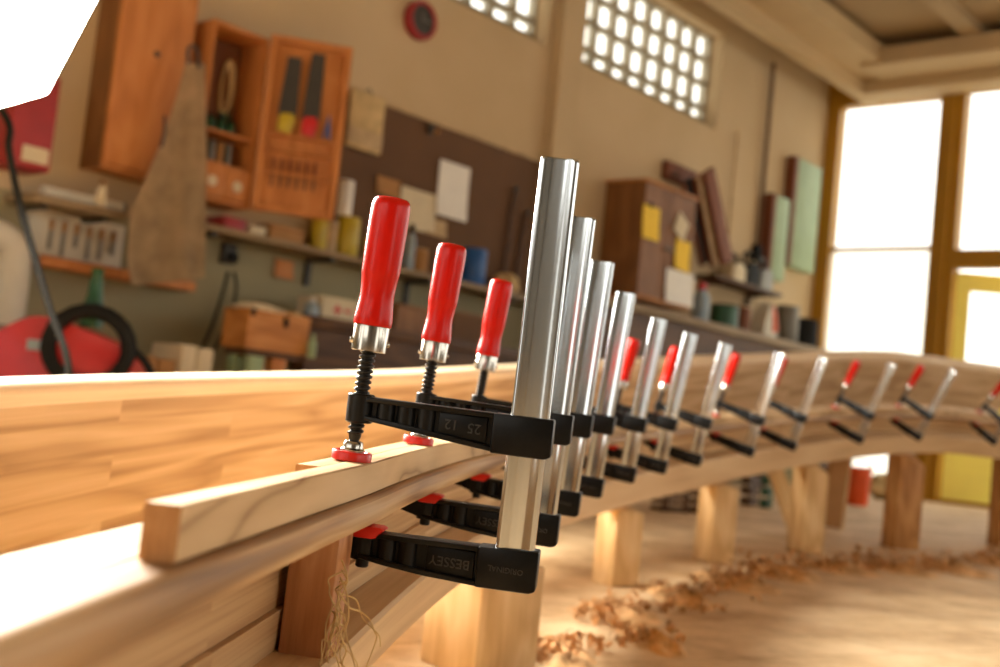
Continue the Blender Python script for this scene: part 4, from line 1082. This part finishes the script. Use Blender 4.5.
# ---- frames and planks leaning right of the cabinet
for k, (pb0_, pt0_, wpx_, mt, dz, lab) in enumerate((((706, 262), (688, 180), 9, 'black', 0.06, 'black edged leaning plank right of the brown wall cabinet'), ((716, 264), (699, 176), 8, 'bag', 0.11, 'pale leaning plank between two brown ones'), ((727, 262), (708, 170), 9, 'brownedge', 0.16, 'rightmost brown leaning plank beside the brown wall cabinet'))):
    oo = 0.10 + dz; a = pb_(*pb0_, oo); b_ = pb_(*pt0_, oo)
    ln = math.hypot(b_[0] - a[0], b_[1] - a[1]); tl = math.atan2(b_[0] - a[0], b_[1] - a[1])
    ww = pb_(pb0_[0] + wpx_, pb0_[1], oo)[0] - a[0]
    r_ = thing('leaning_plank', lab, 'plank', WB @ T3(a[0], -oo, a[1]) @ RY(tl), 'planks leaning beside the cabinet')
    bm = BM(); box(bm, -ww / 2, ww / 2, -0.02, 0.02, 0, ln, bev=0.003); finish('face', bm, M[mt], r_, None, 35)
    bm = BM(); box(bm, -ww / 2 - 0.012, -ww / 2 - 0.0002, -0.022, 0.022, 0, ln, bev=0.002); finish('edge', bm, M['brownedge'], r_, None, 35)
x0, x1, z0, z1 = rect(682, 166, 718, 184, 0.2)
rk = thing('hanging_rack', 'brown rack on the wall from which the leaning planks hang', 'rack', WB @ T3(x0, 0, z0))
bm = BM(); box(bm, 0, x1 - x0, -0.06, -0.002, 0, z1 - z0, bev=0.004); finish('rail', bm, M['brownedge'], rk, None, 35)
for k in (0.1, 0.5, 0.85):
    bm = BM(); tube(bm, [((x1 - x0) * k, -0.06, 0.02), ((x1 - x0) * k, -0.11, 0.02), ((x1 - x0) * k, -0.115, 0.06)], 0.012, 8); finish('hook', bm, M['darkgrey'], rk, None, 40)

# ---- tool shelf with machines on the right part of the wall
oT = 0.25
x0 = pb_(718, 275, oT)[0]; x1 = pb_(783, 290, oT)[0]; zT = pb_(750, 284, oT)[1]
ts = thing('tool_shelf', 'short dark shelf with machine tools left of the green boards', 'shelf', WB @ T3(x0, 0, zT - 0.03))
bm = BM(); box(bm, 0, x1 - x0, -oT, -0.002, 0, 0.03, bev=0.003); finish('board', bm, M['umber'], ts, None, 35)
for k in (0.15, 0.8):
    bm = BM(); xx = (x1 - x0) * k; prism(bm, [(xx, 0), (xx + 0.03, 0), (xx + 0.03, -0.2), (xx, -0.2)], -0.04, -0.002); prism(bm, [(xx, 0), (xx + 0.03, 0), (xx + 0.03, -0.03), (xx, -0.03)], -0.2, -0.04); finish('bracket', bm, M['umber'], ts, None, 0)
def machine(px, wpx_, hpx, mat, mat2, lab):
    x = pb_(px, 270, 0.14)[0]; ww = pb_(px + wpx_ / 2, 270, 0.14)[0] - pb_(px - wpx_ / 2, 270, 0.14)[0]; hh = hpx * 8.5 / F
    r_ = thing('power_tool', lab, 'power tool', WB @ T3(x, -0.14, zT + 0.0004))
    bm = BM(); prism(bm, rounded([(-ww / 2, 0), (ww / 2, 0), (ww * 0.45, hh * 0.55), (ww * 0.2, hh * 0.7), (-ww * 0.4, hh * 0.62)], 0.02, 3), -0.07, 0.07, bev=0.01); finish('motor_body', bm, M[mat], r_, None, 35)
    bm = BM(); tube(bm, spline([(-ww * 0.3, 0, hh * 0.55), (-ww * 0.25, 0, hh * 0.9), (0, 0, hh), (ww * 0.2, 0, hh * 0.9), (ww * 0.25, 0, hh * 0.6)], 5), 0.018, 10); finish('grip', bm, M[mat2], r_, None, 40)
machine(733, 13, 32, 'cream', 'black', 'cream machine at the left of the short tool shelf')
machine(747, 13, 40, 'black', 'black', 'black machine in the middle of the short tool shelf')
machine(761, 13, 38, 'grey', 'darkgrey', 'grey machine at the right of the short tool shelf')
for k, (px_, p0, p1, wpx_, lab) in enumerate(((733, 132, 238, 4, 'thin conduit on the wall above the cream machine'), (766, 62, 246, 6, 'thick dark conduit running down to the grey machine'))):
    xx = pb_(px_, (p0 + p1) / 2, 0.04)[0]; za = pb_(px_ + 6, p0, 0.04)[1]; zb_ = pb_(px_ - 6, p1, 0.04)[1]
    r_ = thing('conduit', lab, 'conduit', WB @ T3(xx, -0.04, zb_))
    bm = BM(); lathe(bm, [(0.012 + 0.006 * k, 0), (0.012 + 0.006 * k, za - zb_)], 12); finish('tube', bm, M['bag'] if k == 0 else M['brownboard'], r_, None, 40)
    bm = BM(); box(bm, -0.04, 0.04, -0.03, 0.038, -0.14, -0.0002, bev=0.006); finish('switch_box', bm, M['bag'] if k == 0 else M['black'], r_, None, 35)
# green boards with brown edges
for k, (a, b_, p0, p1, lab) in enumerate(((773, 787, 196, 281, 'shorter mint green board with brown edge standing left of the taller one'), (794, 818, 161, 271, 'taller mint green board with brown edge beside the ochre window post'))):
    oo = 0.10; x0, x1, z0, z1 = rect(a, p0, b_, p1, oo)
    r_ = thing('painted_board', lab, 'board', WB @ T3(x0, -0.002, z0), 'mint green boards near the window')
    bm = BM(); box(bm, 0.004, x1 - x0, -oo, 0, 0, z1 - z0, bev=0.003); finish('panel', bm, M['mint'], r_, None, 35)
    bm = BM(); box(bm, -0.055, 0.0038, -oo - 0.003, 0, 0, z1 - z0 + 0.004, bev=0.003); finish('edge_strip', bm, M['brownedge'], r_, None, 35)
# right bench with clutter
oR = 0.55
x0 = pb_(606, 312, oR)[0]; x1 = -0.35; zR = (pb_(650, 313, oR)[1] + pb_(800, 338, oR)[1]) / 2
rbn = thing('side_bench', 'grey brown bench with clutter running below the brown cabinet to the window', 'bench', WB @ T3(x0, 0, 0))
bm = BM(); box(bm, 0, x1 - x0, -oR, -0.01, zR - 0.06, zR, bev=0.004); finish('bench_top', bm, M['bench'], rbn, None, 35)
bm = BM(); box(bm, 0.03, x1 - x0 - 0.03, -oR + 0.04, -oR + 0.06, 0.2, zR - 0.06); finish('front_panel', bm, M['umber'], rbn, None, 0)
for k in range(4):
    a = 0.04 + (x1 - x0 - 0.16) * k / 3
    bm = BM(); box(bm, a, a + 0.08, -oR + 0.06, -oR + 0.14, 0, zR - 0.06, bev=0.004); finish('leg', bm, M['umber'], rbn, None, 35)
ZR = zR + 0.0004
lath('bottle', 'red and white bottle on the side bench right of the hanging white sheet', 'bottle', 701, 318, 282, 11, BOTTLE, [M['lightblue'], M['red']], 0.3, z=ZR)
lath('glue_tin', 'dark green tin on the side bench below the machines', 'tin', 724, 322, 305, 17, TIN, [M['green'], M['black']], 0.3, z=ZR)
lath('jar', 'brown jar on the side bench left of the orange and white bag', 'jar', 741, 325, 306, 11, TIN, [M['brownedge'], M['cream']], 0.3, z=ZR)
lath('jar', 'grey jar on the side bench right of the orange and white bag', 'jar', 787, 332, 306, 13, TIN, [M['grey'], M['grey']], 0.3, z=ZR)
lath('black_pot', 'low black pot at the window end of the side bench', 'pot', 802, 336, 319, 17, TIN, [M['black'], M['black']], 0.3, z=ZR)
xx = pb_(764, 325, 0.3)[0]
sg = thing('plaster_sack', 'upright white sack with orange side on the side bench', 'sack', WB @ T3(xx, -0.3, ZR))
bm = BM(); hs = 40 * 9.6 / F
prism(bm, rounded([(-0.11, 0), (0.11, 0), (0.13, hs * 0.3), (0.08, hs * 0.75), (0.0, hs), (-0.07, hs * 0.7), (-0.12, hs * 0.3)], 0.03, 3), -0.07, 0.07, bev=0.02); finish('sack', bm, M['offwhite'], sg, None, 40)
bm = BM(); prism(bm, rounded([(0.03, hs * 0.2), (0.12, hs * 0.25), (0.07, hs * 0.7), (0.0, hs * 0.93)], 0.02, 3), -0.078, -0.0702, bev=0.003); finish('side_print', bm, M['orange'], sg, None, 40)

# ------------------------------------------------------------------ floor things
def fl(px, py):
    d = ray(px, py) - CAM
    return CAM + d * (-HC / d.z)
def dist(px, py): return (fl(px, py) - CAM).dot(fw)
# posts under the beam
def top_at(p, guess):
    """underside of the sill above floor point p"""
    best = min((at(s / 50, -0.02, -0.165).xy - p.xy).length for s in range(-20, 290)); s = min(range(-20, 290), key=lambda q: (at(q / 50, -0.02, -0.165).xy - p.xy).length) / 50
    k = min(max(s / 2.6, 0), 1)
    X, t, A, B = frame(s)
    return s, at(s, -0.0175, -0.165 - 0.055 * k).z, t
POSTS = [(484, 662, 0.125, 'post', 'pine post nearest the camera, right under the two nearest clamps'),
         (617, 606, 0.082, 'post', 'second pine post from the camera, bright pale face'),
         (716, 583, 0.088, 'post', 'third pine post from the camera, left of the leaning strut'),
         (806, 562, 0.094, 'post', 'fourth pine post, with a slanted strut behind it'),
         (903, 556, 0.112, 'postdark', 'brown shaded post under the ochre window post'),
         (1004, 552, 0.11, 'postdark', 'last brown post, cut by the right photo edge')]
for px_, py_, wd, mt, lab in POSTS:
    # stand on the workpiece line: closest axis point along the pixel's viewing direction
    best = None
    for q in range(-10, 290):
        s = q / 50; p = at(s, -0.02, -0.165); pr = p - CAM; dd = pr.dot(fw)
        x_ = 500 + F * pr.dot(rt) / dd; e = abs(x_ - px_ - 6)
        if best is None or e < best[0]: best = (e, s)
    s = best[1]; k = min(max(s / 2.6, 0), 1)
    p = at(s, -0.02, -0.165); X, t, A, B = frame(s)
    ztop_ = p.z - 0.055 * k - 0.002
    ang = math.atan2(A.y, A.x) + 0.95
    # keep the top clear of the tilted sill
    low = min(at(s + ds, a, -0.165 - 0.055 * k).z for a in (-0.055, 0.02) for ds in (-wd / 2, wd / 2))
    r_ = thing('support_post', lab, 'post', Matrix.Translation((p.x, p.y, 0)) @ RZ(ang), 'posts under the curved beam')
    bm = BM(); box(bm, -wd / 2, wd / 2, -wd / 2, wd / 2, 0.0, ztop_ - 0.016, bev=0.004)
    for v in bm.verts:
        if v.co.z > ztop_ - 0.024:
            wv = Vector((p.x, p.y, 0)) + RZ(ang).to_3x3() @ Vector((v.co.x, v.co.y, 0)) - p
            # follow the slope of the sill's underside
            a_ = wv.xy.dot(A.xy.normalized()); t_ = wv.xy.dot(t.xy.normalized())
            v.co.z += a_ * A.z / max(A.xy.length, 0.1) + t_ * t.z / max(t.xy.length, 0.1) + 0.006
    finish('timber', bm, M[mt], r_, None, 35)
# slanted strut and a leaning board behind the fourth post
a = fl(797, 535); d_a = (a - CAM).dot(fw); b_ = ray(772, 468, d_a + 0.25)
dir_ = (b_ - a); ln = dir_.length
q_ = dir_.to_track_quat('Z', 'Y').to_matrix().to_4x4(); q_.translation = a + Vector((0, 0, 0.02))
r_ = thing('slanted_strut', 'thin slanted pine strut behind the fourth post', 'strut', q_)
bm = BM(); box(bm, -0.035, 0.035, -0.02, 0.02, 0, ln, bev=0.003); finish('timber', bm, M['post'], r_, None, 35)
bm = BM(); lathe(bm, [(0.012, 0), (0.012, 0.006)], 12, M4=T3(0, -0.02, ln - 0.05) @ RX(PI / 2)); finish('bolt', bm, M['grey'], r_, None, 40)
a = fl(830, 528)
r_ = thing('leaning_board', 'tan board standing just right of the fourth post', 'board', Matrix.Translation(a) @ RZ(0.4) @ RY(0.06))
bm = BM(); box(bm, -0.055, 0.055, -0.012, 0.012, 0.004, 0.36, bev=0.003); finish('panel', bm, M['cardboard'], r_, None, 35)
bm = BM(); box(bm, 0.0555, 0.07, -0.014, 0.014, 0.004, 0.36, bev=0.003); finish('edge_strip', bm, M['post'], r_, None, 35)
# orange bucket
a = fl(857, 505); db = (a - CAM).dot(fw); sc_ = db / F
bk = thing('orange_bucket', 'orange bucket on the floor seen under the beam right of the fourth post', 'bucket', Matrix.Translation(a))
bm = BM(); R_ = 12 * sc_; H_ = 36 * sc_
lathe(bm, [(R_ * 0.8, 0), (R_ * 0.84, 0.01), (R_, H_), (R_ * 1.06, H_), (R_ * 1.06, H_ + 0.015), (R_ * 0.96, H_ + 0.015), (R_ * 0.78, 0.02)], 24); finish('pail', bm, M['orange'], bk, None, 40)
bm = BM(); tube(bm, [(R_ * 1.05 * math.cos(t), 0.0 - 0.3 * R_ * math.sin(t), H_ * 0.95 + R_ * 0.9 * math.sin(t)) for t in [PI * k / 12 for k in range(13)]], 0.006, 8); finish('handle', bm, M['grey'], bk, None, 40)
for k, (px_, py_, rx_, ry_, rz_, mt, lab) in enumerate(((884, 500, 0.15, 0.14, 0.12, 'bagbeige', 'full tan sack on the floor between the orange bucket and the brown post'), (839, 498, 0.10, 0.1, 0.13, 'offwhite', 'white sack on the floor left of the orange bucket'))):
    lump('filled_sack', lab, 'sack', Matrix.Translation(fl(px_, py_) + Vector((0, 0, 0.002))), rx_, ry_, rz_, M[mt], 20 + k)
for k, (px_, py_, wpx_, hpx, mt, lab) in enumerate(((668, 511, 30, 20, 'umber', 'dark pallet stack on the floor between second and third post, left part'), (698, 513, 20, 24, 'brownboard', 'brown crate on the floor touching the third post in view'), (748, 505, 16, 30, 'umber', 'dark crate on the floor right of the third post'), (765, 508, 13, 34, 'green', 'dark green crate behind the slanted strut'))):
    a = fl(px_, py_); s_ = (a - CAM).dot(fw) / F; w_, h_ = wpx_ * s_, hpx * s_
    r_ = thing('floor_crate', lab, 'crate', Matrix.Translation(a) @ RZ(0.5 + 0.2 * k))
    for j in range(3):
        bm = BM(); box(bm, -w_ / 2, w_ / 2, -w_ * 0.35, w_ * 0.35, h_ * j / 3 + (0.004 if j else 0.002), h_ * (j + 1) / 3 - 0.012, bev=0.004); finish('slat_layer', bm, M[mt], r_, None, 35)
    for sx_ in (-1, 1):
        bm = BM(); box(bm, sx_ * w_ * 0.42 - 0.02, sx_ * w_ * 0.42 + 0.02, -w_ * 0.37, -w_ * 0.35 - 0.0003, 0.0, h_, bev=0.002); finish('corner_post', bm, M[mt], r_, None, 35)

# wood shavings on the floor: uncountable curls
rnd = random.Random(11)
bm = BM()
def curl(bm, p, R_, turns, wd, ax, n=12):
    q = Matrix.Translation(p) @ RZ(ax) @ RX(rnd.uniform(-0.5, 0.5)); prev = None
    for k in range(n + 1):
        t = 2 * PI * turns * k / n; rr = R_ * (1 - 0.3 * k / n)
        a = q @ Vector((rr * math.cos(t), -wd / 2 + wd * 0.6 * k / n, R_ + rr * math.sin(t))); b = q @ Vector((rr * math.cos(t), wd / 2 + wd * 0.6 * k / n, R_ + rr * math.sin(t)))
        c = (bm.verts.new(a), bm.verts.new(b))
        if prev: bm.faces.new([prev[0], prev[1], c[1], c[0]])
        prev = c
PILES = [(640, 612, 60, 6, 80, 0), (690, 596, 36, 5, 50, 0), (735, 582, 46, 7, 70, 1), (775, 574, 40, 7, 70, 1), (830, 568, 55, 6, 80, 1), (880, 568, 40, 6, 50, 1), (950, 570, 40, 6, 50, 1), (995, 562, 30, 8, 50, 1), (560, 652, 50, 8, 70, 0), (640, 640, 40, 8, 30, 0), (520, 660, 40, 6, 40, 0), (598, 622, 20, 9, 25, 0)]
for px_, py_, sx_, sy_, n_, hi_ in PILES:
    for k in range(n_):
        p = fl(px_ + rnd.gauss(0, sx_ * 0.55), py_ + rnd.gauss(0, sy_ * 0.5))
        if p.y < 0.9 or p.y > 9: continue
        p.z = 0.001 + abs(rnd.gauss(0, 0.006 + 0.012 * hi_))
        curl(bm, p, rnd.uniform(0.004, 0.014) * (0.7 + p.y * 0.12), rnd.uniform(0.3, 1.2), rnd.uniform(0.004, 0.011) * (0.6 + p.y * 0.2), rnd.uniform(0, 6.3), 9)
bmesh.ops.solidify(bm, geom=bm.faces[:], thickness=0.0008)
# low drifts of fine chips under the curls
def drift(p, lx, ly, hh, ang):
    q = Matrix.Translation((p.x, p.y, -0.002)) @ RZ(ang); n = 22; g = []
    ph = [rnd.uniform(0, 6) for _ in range(4)]
    for i in range(n + 1):
        row = []
        for j in range(n + 1):
            u_, v_ = i / n * 2 - 1, j / n * 2 - 1
            e = max(0.0, 1 - u_ * u_ - v_ * v_)
            z = hh * e * (0.6 + 0.4 * math.sin(u_ * 9 + ph[0]) * math.sin(v_ * 7 + ph[1]) + 0.3 * math.sin(u_ * 21 + v_ * 17 + ph[2])) 
            row.append(bm.verts.new(q @ Vector((u_ * lx, v_ * ly, max(z, 0)))))
        g.append(row)
    for a, c in zip(g, g[1:]):
        for j in range(n): bm.faces.new([a[j], a[j + 1], c[j + 1], c[j]])
for px_, py_, wpx_ in ((625, 612, 60), (680, 598, 50), (735, 583, 70), (785, 574, 60), (840, 568, 70), (900, 569, 60), (955, 570, 60), (1000, 565, 50), (560, 654, 60), (650, 640, 50)):
    p = fl(px_, py_); s_ = (p - CAM).dot(fw) / F
    drift(p, wpx_ * s_ * 0.62, 0.10 + 0.03 * p.y, 0.012 + 0.004 * p.y, rnd.uniform(-0.2, 0.2))
tag(finish('wood_shavings', bm, M['shaving'], None, None, 60), 'curly brown wood shavings strewn over the floor around the posts', 'wood shavings', kind='stuff')
# shavings hanging at the upright block
bm = BM()
X, t, A, B = frame(-0.07)
for k in range(16):
    a0 = at(-0.058 + rnd.uniform(-0.006, 0.006), 0.011 + rnd.uniform(0, 0.005), -0.058 - rnd.uniform(0, 0.05)); pts = [a0]
    for j in range(7):
        pts.append(pts[-1] + Vector((rnd.gauss(0.001, 0.004), rnd.gauss(0, 0.006), rnd.gauss(-0.008, 0.004))))
    tube(bm, spline(pts, 3), lambda u_: 0.0007 * (1 - 0.5 * u_), 5)
tag(finish('fine_shavings', bm, M['bagbeige'], None, None, 60), 'tangle of fine pale shavings clinging to the reddish upright block', 'wood shavings', kind='stuff')
# ------------------------------------------------------------------ light
# octagonal studio softbox at upper left, aimed at the beam
K = ray(48, 95, 3.1)
tgt = Vector((0.0, 1.0, 0.33))
C0 = ray(-111, -109, 3.25)
nrm = ((tgt - C0).normalized() + (CAM - C0).normalized()).normalized()
inp = (rt * math.cos(math.radians(132)) + up * math.sin(math.radians(132))); inp = (inp - nrm * inp.dot(nrm)).normalized()
RS = 0.74
cen = K + inp * RS
yv = nrm.cross(inp).normalized()
SM = Matrix((inp, yv, nrm)).transposed().to_4x4(); SM.translation = cen
sb = thing('studio_softbox', 'glowing white octagonal softbox cut by the upper left photo corner', 'studio light', SM)
octa = lambda r, z: [Vector((-r * math.cos(2 * PI * k / 8), -r * math.sin(2 * PI * k / 8), z)) for k in range(8)]
bm = BM(); a_ = [bm.verts.new(v) for v in octa(RS * 0.992, 0.0)]; b_ = [bm.verts.new(v) for v in octa(RS * 0.992, -0.002)]
bm.faces.new(a_); bm.faces.new(b_[::-1])
for k in range(8): bm.faces.new([a_[k], b_[k], b_[(k + 1) % 8], a_[(k + 1) % 8]])
finish('front_diffuser', bm, M['lit'], sb, None, 0)
bm = BM(); rings = [[bm.verts.new(v) for v in octa(r, z)] for r, z in ((RS * 0.992, 0.004), (RS, 0.004), (RS, -0.03), (RS * 0.85, -0.18), (RS * 0.5, -0.36), (0.1, -0.44))]
for p, q in zip(rings, rings[1:]):
    for k in range(8): bm.faces.new([p[k], q[k], q[(k + 1) % 8], p[(k + 1) % 8]])
bm.faces.new(rings[-1]); finish('shell', bm, M['darkgrey'], sb, None, 20)
bm = BM(); lathe(bm, [(0.09, -0.44), (0.09, -0.66), (0.07, -0.68)], 24); finish('lamp_head', bm, M['black'], sb, None, 40)
# stand and cable
hp = SM @ Vector((0, 0, -0.55))
ls_ = thing('light_stand', 'grey tripod stand carrying the softbox at the far left', 'stand', Matrix.Translation((hp.x, hp.y, 0)))
bm = BM(); lathe(bm, [(0.018, 0.25), (0.018, 0.9), (0.014, 0.9), (0.014, hp.z - 0.10)], 16); finish('column', bm, M['grey'], ls_, None, 40)
for k in range(3):
    t = 2 * PI * k / 3 + 0.4
    bm = BM(); tube(bm, [(0.0, 0.0, 0.5), (0.42 * math.cos(t), 0.42 * math.sin(t), 0.012)], 0.011, 10); finish('leg', bm, M['grey'], ls_, None, 40)
pts = [ray(3, 112, 3.2), ray(9, 150, 3.18), ray(20, 205, 3.17), ray(34, 255, 3.16), ray(52, 315, 3.15), ray(68, 365, 3.14)]
pts.append(Vector((pts[-1].x + 0.03, pts[-1].y + 0.02, 0.15))); pts.append(Vector((pts[-1].x + 0.03, pts[-1].y + 0.1, 0.012))); pts.append(Vector((pts[-1].x - 0.5, pts[-1].y + 0.4, 0.012)))
pts = [SM @ Vector((0, 0, -0.6)), (SM @ Vector((0, 0, -0.6))) * 0.4 + ray(3, 112, 3.2) * 0.6 + Vector((0, 0, -0.05))] + pts
bm = BM(); tube(bm, spline(pts, 8), 0.0105, 10)
tag(finish('power_cable', bm, M['black'], None, None, 60), 'black cable hanging down from the softbox at the left edge', 'cable')

# daylight outside (seen white through the panes)
wd = D.worlds.new('World'); SC.world = wd; wd.use_nodes = True
nt = wd.node_tree; bg = nt.nodes['Background']; bg.inputs[0].default_value = (1.0, 0.965, 0.875, 1); bg.inputs[1].default_value = 2.1

# camera
cd = D.cameras.new('camera'); cam = D.objects.new('camera', cd); COL.objects.link(cam)
Mc = Matrix((rt, up, -fw)).transposed().to_4x4(); Mc.translation = CAM; cam.matrix_world = Mc
cd.sensor_fit = 'HORIZONTAL'; cd.sensor_width = 36.0; cd.lens = F * 36.0 / 1000.0
cd.clip_start = 0.01; cd.clip_end = 200
cd.dof.use_dof = True; cd.dof.focus_distance = 0.86
cd.dof.aperture_fstop = (cd.lens / 1000.0) / 0.0066
SC.camera = cam
vs_ = SC.view_settings
vs_.view_transform = 'Standard'; vs_.look = 'None'; vs_.gamma = 1.0; vs_.exposure = 0.58; vs_.use_curve_mapping = False
cy = SC.cycles
cy.max_bounces = 8; cy.transparent_max_bounces = 12; cy.caustics_reflective = False; cy.caustics_refractive = False; cy.sample_clamp_indirect = 4.0
cy.use_denoising = True
